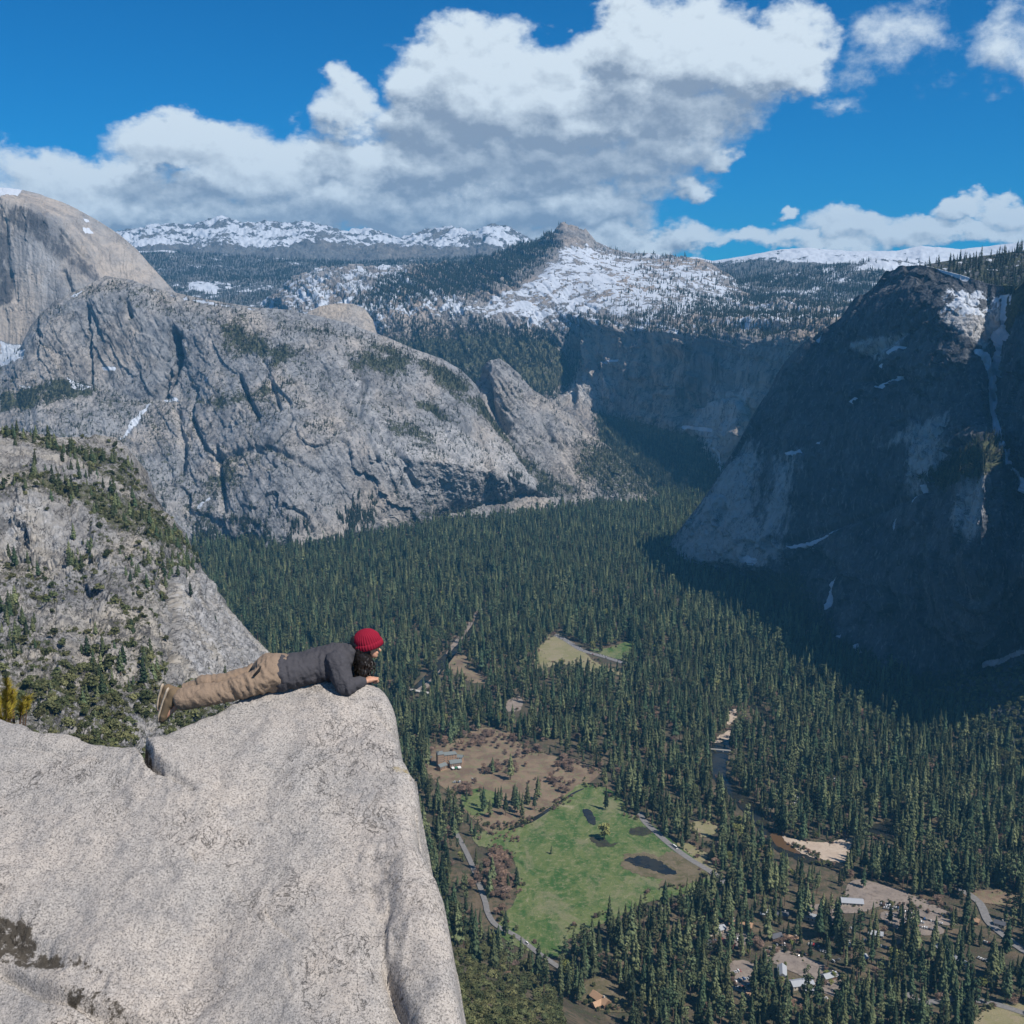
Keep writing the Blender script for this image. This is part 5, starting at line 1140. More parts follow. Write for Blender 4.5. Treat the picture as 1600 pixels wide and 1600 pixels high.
CARM = {(k, p): car_mesh(k, k, PAINT[p]) for k in ('car', 'van') for p in PAINT}
CARM[('bus', 'white')] = car_mesh('bus', 'bus', PAINT['white']); CARM[('rv', 'white')] = car_mesh('camper', 'rv', PAINT['white'])
def vehicle(kind, paint, px, py, rz, label, group=None, z=.85, name=None):
    o = bpy.data.objects.new(name or {'car': 'parked_car', 'van': 'parked_van', 'bus': 'bus', 'rv': 'camper_van'}[kind], CARM[(kind, paint)]); COL.objects.link(o)
    o.location = gp(px, py, z) if not isinstance(px, np.ndarray) else px; o.rotation_euler = (0, 0, rz); tag(o, label, {'car': 'car', 'van': 'van', 'bus': 'bus', 'rv': 'camper van'}[kind], group); return o
def road_dir(Q, T, px): i = int(np.argmin(np.abs(topx(Q)[0]-px))); return Q[i], math.atan2(T[i][1], T[i][0])
Q, a = road_dir(RQ1, RT1, 1054); vehicle('bus', 'white', Q+np.array([1.5, 1.5, .06]), 0, a, 'white bus driving on the straight road past the meadow', name='bus')
Q, a = road_dir(RQ3, RT3, 824); vehicle('van', 'white', Q+np.array([0, 1, .06]), 0, a, 'single white van on the narrow road below the meadow', name='white_van')
rc = random.Random(4)
pal = ['white']*6 + ['silver']*5 + ['grey', 'black', 'black', 'blue', 'red', 'tan']
for k in range(26):
    f = k/25; i = int(f*(len(RQ2)-1)); T = RT2[i]; nrm = np.array([-T[1], T[0], 0]); s = rc.choice([-1, 1])
    p = rc.choice(pal); vehicle('car', p, RQ2[i]+nrm*s*5.2+np.array([0, 0, .06]), 0, math.atan2(T[1], T[0]), f'{p} car parked along the distant road beside the fields', f'{p} cars along the distant road')
def rowcars(px, py, n, rz, step, lab, grp, kinds=('car', 'car', 'car', 'van'), zz=.9):
    P0 = gp(px, py, zz)
    for k in range(n):
        if rc.random() < .12: continue
        d = (k-n/2)*step; p = rc.choice(pal); kd = rc.choice(kinds)
        if kd == 'rv': p = 'white'
        P = P0 + np.array([math.cos(rz)*d, math.sin(rz)*d, 0]); vehicle(kd, p, P, 0, rz+R(90)+rc.uniform(-.06, .06), f'{p} {dict(rv="camper van").get(kd, kd)} {lab}', f'{p} vehicles {grp}')
for (a, b, n, rz) in ((1408, 1424, 16, -.30), (1416, 1436, 18, -.30), (1436, 1448, 15, -.30), (1392, 1416, 9, -.3), (1460, 1440, 9, -.3)): rowcars(a, b, n, R(-26), 2.9, 'parked on the crowded ground among the pines at right', 'on the crowded parking ground')
for (a, b, n) in ((1162, 1530, 8), (1166, 1540, 8), (1152, 1518, 5)): rowcars(a, b, n, R(20), 2.9, 'parked in the small village yard', 'in the small village yard')
for (a, b, n) in ((1150, 1462, 7), (1163, 1470, 6)): rowcars(a, b, n, R(-15), 3.0, 'parked in the yard by the village store', 'in the yard by the village store')
for (a, b, n) in ((1280, 1432, 6), (1290, 1444, 6), (1275, 1478, 6), (1292, 1488, 5)): rowcars(a, b, n, R(-30), 3.2, 'parked in the shaded yard between tall pines', 'in the shaded yard between tall pines')
for (a, b, n) in ((1508, 1468, 5), (1545, 1474, 4), (1538, 1500, 5)): rowcars(a, b, n, R(-50), 3.2, 'parked beside the curving road at the right edge', 'beside the curving road')
for (a, b, n) in ((716, 1222, 6),): rowcars(a, b, n, R(5), 3.0, 'parked on the dirt in front of the stone hotel', 'in front of the stone hotel')
vehicle('car', 'white', 738, 1217, R(-35), 'white car alone on the dirt right of the hotel cars'); vehicle('car', 'silver', 741, 1219, R(-35), 'silver car beside the lone white car on the dirt field')
for (a, b, n) in ((1244, 1246, 3), (1245, 1251, 3), (1243, 1256, 2), (1183, 1238, 3), (1212, 1236, 2), (1200, 1263, 3), (1176, 1230, 3), (1246, 1210, 2), (1305, 1218, 2), (1222, 1186, 2)): rowcars(a, b, n, R(70), 3.6, 'parked under the pines across the river', 'in the campground across the river', ('rv', 'rv', 'van', 'car'))
for (a, b, n) in ((940, 973, 4), (962, 976, 4), (985, 970, 3), (1000, 975, 3), (1052, 976, 4), (1000, 908, 3), (1100, 1030, 3), (1080, 1025, 3)): rowcars(a, b, n, R(10), 5, 'glinting through the distant forest', 'in the distant forest', ('rv', 'van', 'car'))

cab = random.Random(12)
for k, (a, b, w_) in enumerate([(1212,1466,'left of the shaded yard'),(1240,1470,'above the bend of the village street'),(1300,1464,'right of the shaded yard'),(1322,1478,'under the tallest pines right of the shaded yard'),(1345,1500,'in the dense pines below the parking ground'),
    (1296,1528,'at the right end of the village street'),(1270,1552,'under the right end of the village street'),(1220,1570,'near the bottom edge below the village'),(1175,1560,'just below the small parking yard'),(1130,1498,'left of the small parking yard'),
    (1105,1480,'in the pines left of the village store'),(1368,1462,'below the crowded parking ground'),(1420,1482,'in the pines below the parked cars'),(1472,1486,'left of the curving road'),(1520,1440,'in the bend of the curving road'),(1562,1446,'right of the curving road')]):
    house(a, b, cab.uniform(12, 19), cab.uniform(8, 10), 4.2, 3, R(cab.uniform(-70, 70)), cab.choice([B_WOOD, B_PALE]), cab.choice([B_GREYROOF, B_DARKROOF, B_TANROOF]), 'small cabin '+w_, 3, k % 2, name='cabin', cat='cabin')
for (a, b, n) in ((1222,1476,4),(1255,1492,4),(1308,1500,4),(1330,1450,4),(1232,1552,4),(1196,1510,4),(1120,1470,3),(1290,1560,3),(1350,1470,4),(1385,1480,4),(1465,1470,4),(1490,1540,3)): rowcars(a, b, n, R(cab.uniform(-60, 60)), 3.4, 'parked between cabins under the village pines', 'between the village cabins')

# ------------------------------------------------------------------ single trees in the open
def one_tree(kind, key, idx, px, py, s, label, cat, name, group=None): return tree(name, key, tuple(gp(px, py, 0)), s, rc.uniform(0, 6), label, cat, group, meshes=kind[idx])
for k, (a, b, H_) in enumerate([(756,1268,42),(766,1277,32),(774,1258,30),(779,1262,34),(790,1274,38),(802,1264,40),(808,1270,44),(805,1256,36),(816,1278,42),(824,1256,36),(835,1266,30),(812,1262,30),(783,1252,28)]):
    one_tree(CON, 'con', k % 6, a, b, H_/37, 'tall pine in the small grove on the dirt field above the meadow', 'pine tree', 'grove_pine', 'pines of the small grove')
one_tree(SPR, 'spring', 0, 944, 1312, 1.9, 'round fresh green willow standing alone in the middle of the meadow', 'willow tree', 'willow_tree')
one_tree(CON, 'con', 1, 790, 1462, .95, 'lone conifer at the left end of the meadow beside the narrow road', 'conifer tree', 'conifer_tree')
one_tree(HILL, 'hill', 0, 752, 1164, .6, 'tiny dark conifer alone at the top of the dirt field', 'conifer tree', 'conifer_tree')
OAKC = [(rc.uniform(680, 925), rc.uniform(1150, 1250)) for _ in range(30)]
for k in range(330):
    c = rc.choice(OAKC); a, b = c[0]+rc.gauss(0, 11), c[1]+rc.gauss(0, 5)
    if not inpoly(np.array([a]), np.array([b]), [(665,1195),(700,1160),(760,1140),(830,1165),(935,1208),(905,1230),(860,1250),(840,1225),(760,1235),(730,1250),(700,1225)])[0]: continue
    if 668 < a < 740 and 1180 < b < 1228: continue
    if rc.random() < .75 and 745 < a < 860 and 1200 < b < 1250: continue
    one_tree(BAR, 'bare', k % 2, a, b, rc.uniform(.45, 1.2), 'leafless grey brown oak scattered over the dirt field', 'bare tree', 'bare_tree', 'leafless oaks on the dirt field')
for k in range(110):
    a, b = rc.uniform(742, 812), rc.uniform(1330, 1412)
    if abs(a-778)/34 + abs(b-1372)/42 > 1.1: continue
    one_tree(BAR, 'bare', k % 2, a, b, rc.uniform(.8, 1.35), 'russet leafless oak in the clump at the left edge of the meadow', 'bare tree', 'bare_tree', 'leafless oak clump beside the meadow')
for k in range(26):
    one_tree(BAR, 'bare', k % 2, rc.uniform(762, 815), rc.uniform(1302, 1318), rc.uniform(.3, .5), 'low grey thicket bush on the upper left rim of the meadow', 'bush', 'thicket_bush', 'grey thicket on the rim of the meadow')
for k in range(12):
    one_tree(SPR, 'spring', k % 2, rc.uniform(1232, 1325), rc.uniform(1300, 1312), rc.uniform(.3, .6), 'low yellow green willow bush lining the back of the sand bar', 'bush', 'willow_bush', 'willow bushes behind the sand bar')
for k in range(30):
    one_tree(OAK, 'oak', k % 2, rc.uniform(905, 1060), rc.uniform(1540, 1600), rc.uniform(.4, .8), 'oak bush around the tan roofed house at the bottom', 'oak bush', 'oak_bush', 'oak bushes around the tan roofed house')
for k in range(14):
    one_tree(SPR, 'spring', k % 2, rc.uniform(1160, 1330), rc.uniform(1470, 1560), rc.uniform(.35, .65), 'small yellow green tree along the village street', 'small tree', 'young_tree', 'yellow green trees along the village street')

# ------------------------------------------------------------------ foreground rock
LA, LB = -6.226, .44                     # the slab rises gently away from the camera: z = LA + LB*y below the lens
def lp(px, py):
    r = ray(px, py); t = LA/(r[..., 2]-LB*r[..., 1]); return r[..., 0]*t, r[..., 1]*t
OUT = [(-160,1085),(-80,1098),(0,1113),(60,1128),(110,1140),(160,1148),(205,1158),(226,1160),(240,1145),(262,1131),(300,1113),(345,1094),(400,1066),(440,1050),(500,1040),(545,1038),(580,1043),(604,1058),(618,1080),(620,1104),(614,1120),(624,1136),
       (628,1165),(636,1182),(646,1200),(650,1225),(652,1255),(650,1292),(655,1318),(668,1338),(682,1362),(694,1395),(704,1435),(711,1480),(716,1540),(728,1600),(745,1680),(770,1800)]
LPOLY = [tuple(float(v) for v in lp(a, b)) for a, b in OUT] + [(.9, 3.0), (1.2, 1.0), (1.4, -4.0), (-7.5, -4.0), (-7.5, 7.9)]
def ledge_height(X, Y, detail=True):
    sh = X.shape; X = X.ravel(); Y = Y.ravel()
    q = np.stack([X, Y, 0*X], 1)
    zp = LA + LB*Y
    px, py, _ = topx(np.stack([X, Y, zp+CAMZ], 1)); vis = Y > 2.5
    vis0 = Y > 2.5
    rim = .10*fbm(q*1.6, 4, .55, 3) + .05*fbm(q*6, 4, .55, 8)
    d = dline(X, Y, LPOLY+[LPOLY[0]]); ins = inpoly(X, Y, LPOLY); sd = np.where(ins, d, -d) + rim*.35 + .018*facets(X/.34+.5*fbm(q*3, 3), Y/.42+.5*fbm(q*3+9, 3), 21, .6)*np.where(vis0, 1, 0)
    z = zp + .10*fbm(q*.75, 3, .5, 1.5) + .05*fbm(q*2.4, 4, .5, 4.4)
    W2 = lambda w: np.where(vis, w, 0); wob = 1+.45*fbm(q*6, 3)
    if detail:
        fl = fbm(q*np.array([7, 11, 1]), 5, .6, 21, ridged=True)
        nearcrack = W2(np.exp(-(dline(px, py, [(585,1330),(606,1440),(600,1480),(610,1520),(640,1600)])/32)**2) + np.exp(-(dline(px, py, [(226,1160),(240,1205),(290,1240),(330,1260)])/28)**2) + .8*np.exp(-(dline(px, py, [(0,1440),(90,1500),(240,1600)])/45)**2))
        z = z + (.010+.022*nearcrack)*fbm(q*8, 5, .65, 12, True)*.8 + .03*nearcrack*fbm(q*np.array([9, 3.5, 1]), 4, .6, 61, ridged=True) + .008*fl*(.4+.6*sstep(fbm(q*1.1, 3, .5, 77), -.1, .3)) + .0035*fbm(q*38, 3, .6, 2)
    W2 = lambda w: np.where(vis, w, 0)
    def gr(line, w, dep): return -dep*W2(np.exp(-(dline(px, py, line)/(w*wob))**2))
    def step(line, w, dep, side):        # ground right of the line stands higher
        dd = dline(px, py, line); xs = np.interp(py, [p[1] for p in line], [p[0] for p in line]) + 9*fbm(q*5, 4)
        m = np.clip((py-line[0][1])/18, 0, 1)*np.clip((line[-1][1]-py)/18, 0, 1)
        s = (px-xs)*side
        return dep*W2(m*sstep(s, -4, 5)*np.exp(-np.maximum(s, 0)/w))
    z = z + gr([(216,1150),(226,1180),(236,1200),(250,1212)], 4.5, .18) + gr([(250,1212),(272,1222),(300,1236)], 5, .05)
    z = z + step([(226,1152),(229,1175),(238,1200),(262,1222)], 90, .07, 1)
    z = z + gr([(604,1350),(608,1440),(600,1480),(606,1520),(618,1550),(640,1590),(665,1640)], 4, .028)*sstep(fbm(q*3, 3, .5, 15), -.2, .2) + gr([(608,1500),(618,1550),(645,1600),(660,1640)], 9, .07) + gr([(585,1360),(596,1430),(606,1500),(625,1580)], 26, .085) + gr([(560,1180),(575,1240)], 30, -.03) + gr([(400,1300),(330,1420),(300,1520)], 60, .06) + step([(600,1430),(604,1480),(612,1520),(650,1610)], 60, .05, 1) + .05*W2(np.exp(-(dline(px, py, [(640,1345),(660,1420),(690,1560)])/30)**2))
    z = z + gr([(640,1192),(618,1200),(600,1200)], 4, .015) + gr([(590,1108),(606,1118),(620,1128)], 5, .05)
    z = z + gr([(0,1508),(40,1535),(80,1560),(160,1592),(230,1615)], 9, .07) + gr([(0,1440),(30,1475),(75,1500),(140,1530)], 22, .05)
    z = z + gr([(300,1330),(306,1350)], 2.5, .02) + gr([(365,1380),(372,1388),(380,1400)], 2.5, .015) + gr([(415,1425),(430,1450),(448,1462),(462,1478)], 2.2, .02) + gr([(330,1495),(350,1510)], 2.5, .015)
    z = z + gr([(400,1195),(420,1198),(430,1203)], 2.5, .018) + gr([(445,1512),(452,1540),(458,1560)], 2.5, .015) + gr([(0,1160),(60,1166),(120,1180)], 4, .02) + gr([(520,1520),(518,1545)], 2.5, .012)
    if detail:      # thin exfoliation sheets with broken edges
        w5 = fbm(q*2.2, 4, .55, 90); mk = sstep(fbm(q*.9, 3, .5, 70), -.12, .22)
        z = z + mk*.010*facets(X/.62+.7*w5, Y/.40+.7*w5, 11, .5) + .0045*facets(X/.17+.9*w5, Y/.13+.9*w5, 12, .6)*sstep(fbm(q*1.7, 3, .5, 71), -.1, .3)
    # under and behind the camera the rock climbs to where the photographer stands
    z = z + 3.4*sstep(-Y, -3.4, -.9)
    r = .13
    dr = np.where(sd > r, 0, np.where(sd > 0, r-np.sqrt(np.clip(r*r-(r-sd)**2, 0, None)), r + 7.0*np.maximum(-sd, 0)))
    dr = np.minimum(dr, 60)
    return (z - dr).reshape(sh), px.reshape(sh), py.reshape(sh)
def granite_mat():
    m, t, b = material('granite'); o = t.obj()
    big = t.noise(o, .9, 4, .6, .3); med = t.noise(o, 4.5, 5, .62, .4); lich = t.noise(o, 13, 6, .7); sp = t.noise(o, 85, 3, .75); sp2 = t.noise(o, 190, 2, .6)
    c = t.mix(t.ss(big, .36, .64), (.455, .41, .365), (.385, .36, .332))
    c = t.mix(t.math('MULTIPLY', t.ss(med, .47, .70), .42), c, (.20, .205, .215))
    c = t.mix(t.math('MULTIPLY', t.ss(t.noise(o, 2.2, 5, .6), .55, .72), .5), c, (.50, .43, .36))
    c = t.mix(t.math('MULTIPLY', t.ss(lich, .50, .66), .40), c, (.17, .17, .175))
    c = t.mix(t.math('MULTIPLY', t.ss(sp, .52, .60), .75), c, (.09, .09, .09))
    c = t.mix(t.math('MULTIPLY', t.ss(sp, .46, .36), .55), c, (.60, .57, .54))
    c = t.mix(t.math('MULTIPLY', t.ss(sp2, .56, .7), .45), c, (.06, .06, .06))
    cr = t.noise(t.scale(o, (1.2, .8, 1)), 5.0, 8, .62, .6)
    crk = t.math('MULTIPLY', t.math('SUBTRACT', 1.0, t.ss(t.math('ABSOLUTE', t.math('SUBTRACT', cr, .5)), 0, .010)), t.ss(t.noise(o, 1.6, 3), .50, .60))
    c = t.mix(t.math('MULTIPLY', crk, .42), c, (.05, .042, .04))
    c = t.mix(t.math('MULTIPLY', t.ss(t.noise(t.scale(o, (1.0, .35, 1)), 1.5, 6, .65, .5), .50, .68), .30), c, (.21, .21, .215))
    dk = t.math('ADD', t.attr('moss_shade'), t.math('ADD', t.math('MULTIPLY', t.math('SUBTRACT', t.noise(o, 9, 6, .75), .5), 2.4), -.0))
    c = t.mix(t.math('MULTIPLY', t.ss(dk, .62, .85), .92), c, (.045, .038, .028))
    gd = t.ss(t.math('ADD', t.attr('gold'), t.math('MULTIPLY', t.math('SUBTRACT', lich, .5), 1.2)), .5, .75)
    c = t.mix(t.math('MULTIPLY', gd, .8), c, (.24, .19, .085))
    t.put(b.inputs['Base Color'], c)
    h = t.math('ADD', t.math('MULTIPLY', sp, .006), t.math('ADD', t.math('MULTIPLY', lich, .016), t.math('MULTIPLY', med, .02)))
    h = t.math('SUBTRACT', h, t.math('MULTIPLY', crk, .008))
    t.l.new(t.bump(h, 1.0, .9), b.inputs['Normal']); b.inputs['Roughness'].default_value = .85
    return m
def build_ledge():
    ax = np.concatenate([np.linspace(-9.5, -4.3, 50)[:-1], np.arange(-4.3, .75, .0125), np.linspace(.75, 4.5, 50)[1:]])
    ay = np.concatenate([np.linspace(-6, 4.6, 80)[:-1], np.arange(4.6, 8.75, .0125), np.linspace(8.75, 13, 50)[1:]])
    X, Y = np.meshgrid(ax, ay); Z, px, py = ledge_height(X, Y)
    me = mesh_np('granite_ledge', np.stack([X, Y, Z+CAMZ], -1).reshape(-1, 3), grid_faces(len(ay), len(ax)))
    moss_shade = polys_max(px, py, [([(-40,1425),(40,1430),(70,1480),(120,1500),(200,1540),(130,1530),(40,1515),(-40,1500)], 12, .85), ([(90,1540),(160,1550),(225,1590),(180,1620),(90,1580)], 12, .68), ([(222,1165),(236,1170),(240,1200),(228,1200)], 4, .8), ([(598,1480),(625,1500),(640,1580),(612,1560)], 8, .5)])  # black moss at lower left; shade painted into the notch and right crack
    moss_shade = moss_shade*(Y > 3)
    gold = polys_max(px, py, [([(604,1198),(614,1190),(640,1180),(650,1200),(614,1206)], 7, .62), ([(30,1535),(60,1545),(75,1555),(45,1552)], 6, .6)])*(Y > 3)
    set_attr(me, 'moss_shade', moss_shade.ravel()); set_attr(me, 'gold', gold.ravel())
    tag(link('granite_ledge', me, granite_mat(), smooth=True), 'pale speckled granite ledge jutting over the valley, under the lying person', kind='structure')
build_ledge()

# yellow green pine shrub behind the ledge at the left edge
def pine_shrub():
    r = random.Random(5); c0 = at(8, 1112, 8.15)
    o = bpy.data.objects.new('pine_shrub', None); COL.objects.link(o); o.location = c0
    tag(o, 'yellow green pine shrub with brushy needles peeping over the ledge at left', 'shrub')
    m1, t, b = material('yellow_needles'); t.put(b.inputs['Base Color'], t.mix(t.noise(t.obj(), 14, 3), (.24, .22, .03), (.42, .31, .05)))
    V = []; Fc = []; BV = []; BF = []
    tips = []
    for i in range(60):
        tips.append((r.uniform(-.55, .13), r.uniform(-.12, .16), None))
    for (tx, ty, _) in tips:
        top = .17 - .95*max(0, tx+.04)**1.1 + r.uniform(-.14, .03); z1 = top; z0 = -.25
        base = Vector((tx*.6, ty, z0)); tip = Vector((tx, ty*1.2, z1)); d = (tip-base).normalized(); a = d.orthogonal().normalized(); cc = d.cross(a); k0 = len(BV)
        for P, rr in ((base, .007), (tip, .003)):
            for k in range(4): BV.append(tuple(P+(a*math.cos(k*1.571)+cc*math.sin(k*1.571))*rr))
        for k in range(4): BF.append((k0+k, k0+(k+1) % 4, k0+4+(k+1) % 4, k0+4+k))
        for k in range(170):
            f = r.uniform(.45, 1.0)**.5; p = base.lerp(tip, f); ang = r.uniform(0, 6.283); el = r.uniform(.25, 1.0)
            nd = (d*el + (a*math.cos(ang)+cc*math.sin(ang))).normalized(); L = r.uniform(.035, .06); s = nd.cross(Vector((0.3, 1, .1))).normalized()*.0022
            e = p+nd*L + Vector((0, 0, .008)); k0 = len(V); V += [tuple(p-s), tuple(p+s), tuple(e)]; Fc.append((k0, k0+1, k0+2))
    link('branches', mesh_np('branches', BV, np.array(BF)), M_bark, o); nd = link('needles', mesh_np('needles', V, np.array(Fc)), m1, o); nd['kind'] = 'stuff'
pine_shrub()

# ------------------------------------------------------------------ the person
def remesh(parts, voxel, smooth=4, name='x'):
    """parts: list of (p0, r0, p1, r1, squash, up) tapered round limbs; returns vertices, faces of their smooth union"""
    bm = bmesh.new()
    for q in parts:
        p0, r0, p1, r1 = Vector(q[0]), q[1], Vector(q[2]), q[3]; sq = q[4] if len(q) > 4 else (1, 1)
        d = p1-p0; L = d.length
        if L < 1e-5: d = Vector((1, 0, 0)); L = 1e-5
        d = d.normalized(); ref = Vector((0, 1, 0)); a = (ref - d*ref.dot(d))
        if a.length < .2: ref = Vector((1, 0, 0)); a = ref - d*ref.dot(d)
        a.normalize(); c = d.cross(a); prof = []
        for k in range(1, 6): th = math.pi/2*k/6; prof.append((-r0*math.cos(th), r0*math.sin(th)))
        for k in range(0, 5): f = k/4; prof.append((L*f, r0+(r1-r0)*f))
        for k in range(5, 0, -1): th = math.pi/2*k/6; prof.append((L+r1*math.cos(th), r1*math.sin(th)))
        ns = 16; rings = []
        for (s, rr) in prof: rings.append([bm.verts.new(p0+d*s+(a*math.cos(j*2*math.pi/ns)*sq[0]+c*math.sin(j*2*math.pi/ns)*sq[1])*rr) for j in range(ns)])
        e0 = bm.verts.new(p0-d*r0); e1 = bm.verts.new(p1+d*r1)
        for i in range(len(rings)-1):
            for j in range(ns): bm.faces.new((rings[i][j], rings[i][(j+1) % ns], rings[i+1][(j+1) % ns], rings[i+1][j]))
        for j in range(ns): bm.faces.new((e0, rings[0][(j+1) % ns], rings[0][j])); bm.faces.new((e1, rings[-1][j], rings[-1][(j+1) % ns]))
    bmesh.ops.recalc_face_normals(bm, faces=bm.faces)
    me = bpy.data.meshes.new('tmp'); bm.to_mesh(me); bm.free(); o = bpy.data.objects.new('tmp', me); COL.objects.link(o)
    md = o.modifiers.new('r', 'REMESH'); md.mode = 'VOXEL'; md.voxel_size = voxel
    if smooth: ms = o.modifiers.new('s', 'SMOOTH'); ms.factor = .5; ms.iterations = smooth
    dg = bpy.context.evaluated_depsgraph_get(); ev = o.evaluated_get(dg); out = bpy.data.meshes.new_from_object(ev)
    bpy.data.objects.remove(o); bpy.data.meshes.remove(me); out.name = name; return out
def vdata(me):
    n = len(me.vertices); v = np.zeros(n*3, np.float32); me.vertices.foreach_get('co', v); nn = np.zeros(n*3, np.float32); me.vertex_normals.foreach_get('vector', nn)
    return v.reshape(-1, 3), nn.reshape(-1, 3)
def vset(me, v): me.vertices.foreach_set('co', np.asarray(v, np.float32).ravel()); me.update()

def person():
    BX = [240, 355, 440, 520, 600]; BY = [7.82, 7.86, 7.95, 8.10, 8.12]
    org = at(430, 1080, 7.95)
    def q(px, py, dy=0.0): return Vector(at(px, py, float(np.interp(px, BX, BY))+dy) - org)
    o = bpy.data.objects.new('person', None); COL.objects.link(o); o.location = org
    tag(o, 'person in red beanie, grey sweater and khaki trousers lying face down on the rock', 'person')
    u = .0047
    skin, t, b = material('skin'); b.inputs['Base Color'].default_value = (.55, .30, .20, 1); b.inputs['Roughness'].default_value = .5; b.inputs['Subsurface Weight'].default_value = .05
    # ---- body: one continuous surface
    hd = q(573, 1004); sh_c = q(530, 1034); neck = q(556, 1022)
    el_n = q(541, 1074, -.27); sh_n = q(527, 1036, -.16); wr_n = q(567, 1066, -.17)
    el_f = q(556, 1068, .24); sh_f = q(535, 1026, .17); wr_f = q(574, 1062, .02)
    kn_n = q(352, 1080, -.09); kn_f = q(356, 1070, .10); an_n = q(282, 1094, -.10); an_f = q(284, 1084, .08)
    hp_n = q(425, 1056, -.08); hp_f = q(427, 1052, .09)
    toe_n = q(252, 1124, -.12); toe_f = q(250, 1108, .06)
    B = [(q(432,1053),.100,q(465,1047),.095,(1.35,1)), (q(465,1047),.095,q(515,1037),.105,(1.5,1)), (q(515,1037),.095,sh_c,.08,(1.6,1)), (sh_c,.06,neck,.052), (neck,.052,hd,.06),
        (hd,.083,hd+Vector((.012,0,.012)),.083,(.9,1)), (hd+Vector((.03,-.01,-.045)),.05,hd+Vector((.052,-.012,-.085)),.030,(.9,1)),
        # face towards the right and down: brow, nose, lips, chin, ear
        (hd+Vector((.072,-.012,-.012)),.022,hd+Vector((.074,-.02,-.018)),.020), (hd+Vector((.083,-.015,-.030)),.008,hd+Vector((.103,-.018,-.056)),.0105), (hd+Vector((.078,-.018,-.072)),.011,hd+Vector((.082,-.014,-.076)),.010),
        (hd+Vector((.068,-.014,-.098)),.015,hd+Vector((.062,-.014,-.10)),.016), (hd+Vector((0,-.078,-.03)),.012,hd+Vector((-.004,-.080,-.01)),.014),
        (sh_n,.05,el_n,.036), (el_n,.036,wr_n,.025), (sh_f,.05,el_f,.036), (el_f,.036,wr_f,.025),
        (hp_n,.085,kn_n,.055), (kn_n,.055,q(330,1084,-.09),.055), (q(330,1084,-.09),.055,an_n,.034), (hp_f,.085,kn_f,.055), (kn_f,.055,q(330,1074,.09),.055), (q(330,1074,.09),.055,an_f,.034),
        (an_n,.034,toe_n,.026), (an_f,.034,toe_f,.026)]
    for (wr, hdir, s) in ((wr_n, Vector((.075, .055, .012)), -1), (wr_f, Vector((.05, -.075, .03)), 1)):
        hdn = hdir.normalized(); side = hdn.cross(Vector((0, 0, 1))).normalized(); upv = side.cross(hdn)
        pal = wr + hdn*.055
        B.append((wr, .022, pal, .026, (1, .75)))
        B.append((pal-side*.012, .018, pal+hdn*.025-side*.014, .016)); B.append((pal+side*.012, .018, pal+hdn*.022+side*.016, .016))
        for k, fl in enumerate((.030, .036, .034, .026)):
            base = pal + hdn*.026 + side*(-.027+.018*k); mid = base + hdn*fl*.95 - upv*.006; tip = mid + hdn*fl*.35 - upv*fl*.75
            B.append((base, .0088, mid, .0082)); B.append((mid, .0082, tip, .0070))
        th = pal - side*.022 - hdn*.02; B.append((th, .012, th+hdn*.03-side*.022, .0100)); B.append((th+hdn*.03-side*.022, .0100, th+hdn*.055-side*.024, .0085))
    me = remesh(B, .0055, 3, 'body'); link('body', me, skin, o, True)

    # ---- shirt
    cloth, t, b = material('grey_sweater'); ob = t.obj(); t.put(b.inputs['Base Color'], t.mix(t.noise(ob, 40, 4), (.050, .050, .058), (.075, .073, .082)))
    h = t.math('ADD', t.math('MULTIPLY', t.noise(ob, 16, 5, .6, 1.0), .016), t.math('MULTIPLY', t.noise(ob, 300, 2), .0012)); t.l.new(t.bump(h, 1, .7), b.inputs['Normal'])
    C = [(q(438,1052),.134,q(470,1046),.122,(1.36,1)), (q(470,1046),.120,q(505,1038),.130,(1.42,1)), (q(505,1038),.128,q(529,1029),.112,(1.5,1)), (q(529,1028),.090,q(549,1018),.066,(1.35,1)), (q(520,1029),.106,sh_c+Vector((0,0,.02)),.092,(1.75,1)),
         (sh_n,.088,q(533,1056,-.22),.074), (q(533,1056,-.22),.074,el_n,.058), (el_n,.058,wr_n-Vector((.012,0,0)),.040), (sh_f,.07,el_f,.05), (el_f,.048,wr_f,.034)]
    me = remesh(C, .0085, 5, 'shirt'); v, n = vdata(me)
    cx = v[:, 0]; f1 = fbm(np.stack([cx*22+v[:, 2]*9, v[:, 1]*6, v[:, 2]*7-cx*6], 1), 3, .5, 3, True); f2 = fbm(v*14, 3, .5, 9)
    w = .35 + .65*np.exp(-((v - np.array(q(515,1056,-.1)))**2).sum(1)/.014) + .5*np.exp(-((v-np.array(q(448,1056,-.1)))**2).sum(1)/.01)+ .4*np.exp(-((v-np.array(el_n))**2).sum(1)/.006)
    v = v + n*(.026*f1*w + .011*f2)[:, None]
    vset(me, v); link('shirt', me, cloth, o, True)
    # ---- trousers
    kh, t, b = material('khaki_cloth'); ob = t.obj(); t.put(b.inputs['Base Color'], t.mix(t.noise(ob, 30, 4), (.225, .165, .118), (.285, .212, .155)))
    h = t.math('ADD', t.math('MULTIPLY', t.noise(ob, 18, 5, .6, 1.2), .018), t.math('MULTIPLY', t.noise(ob, 260, 2), .001)); t.l.new(t.bump(h, 1, .75), b.inputs['Normal'])
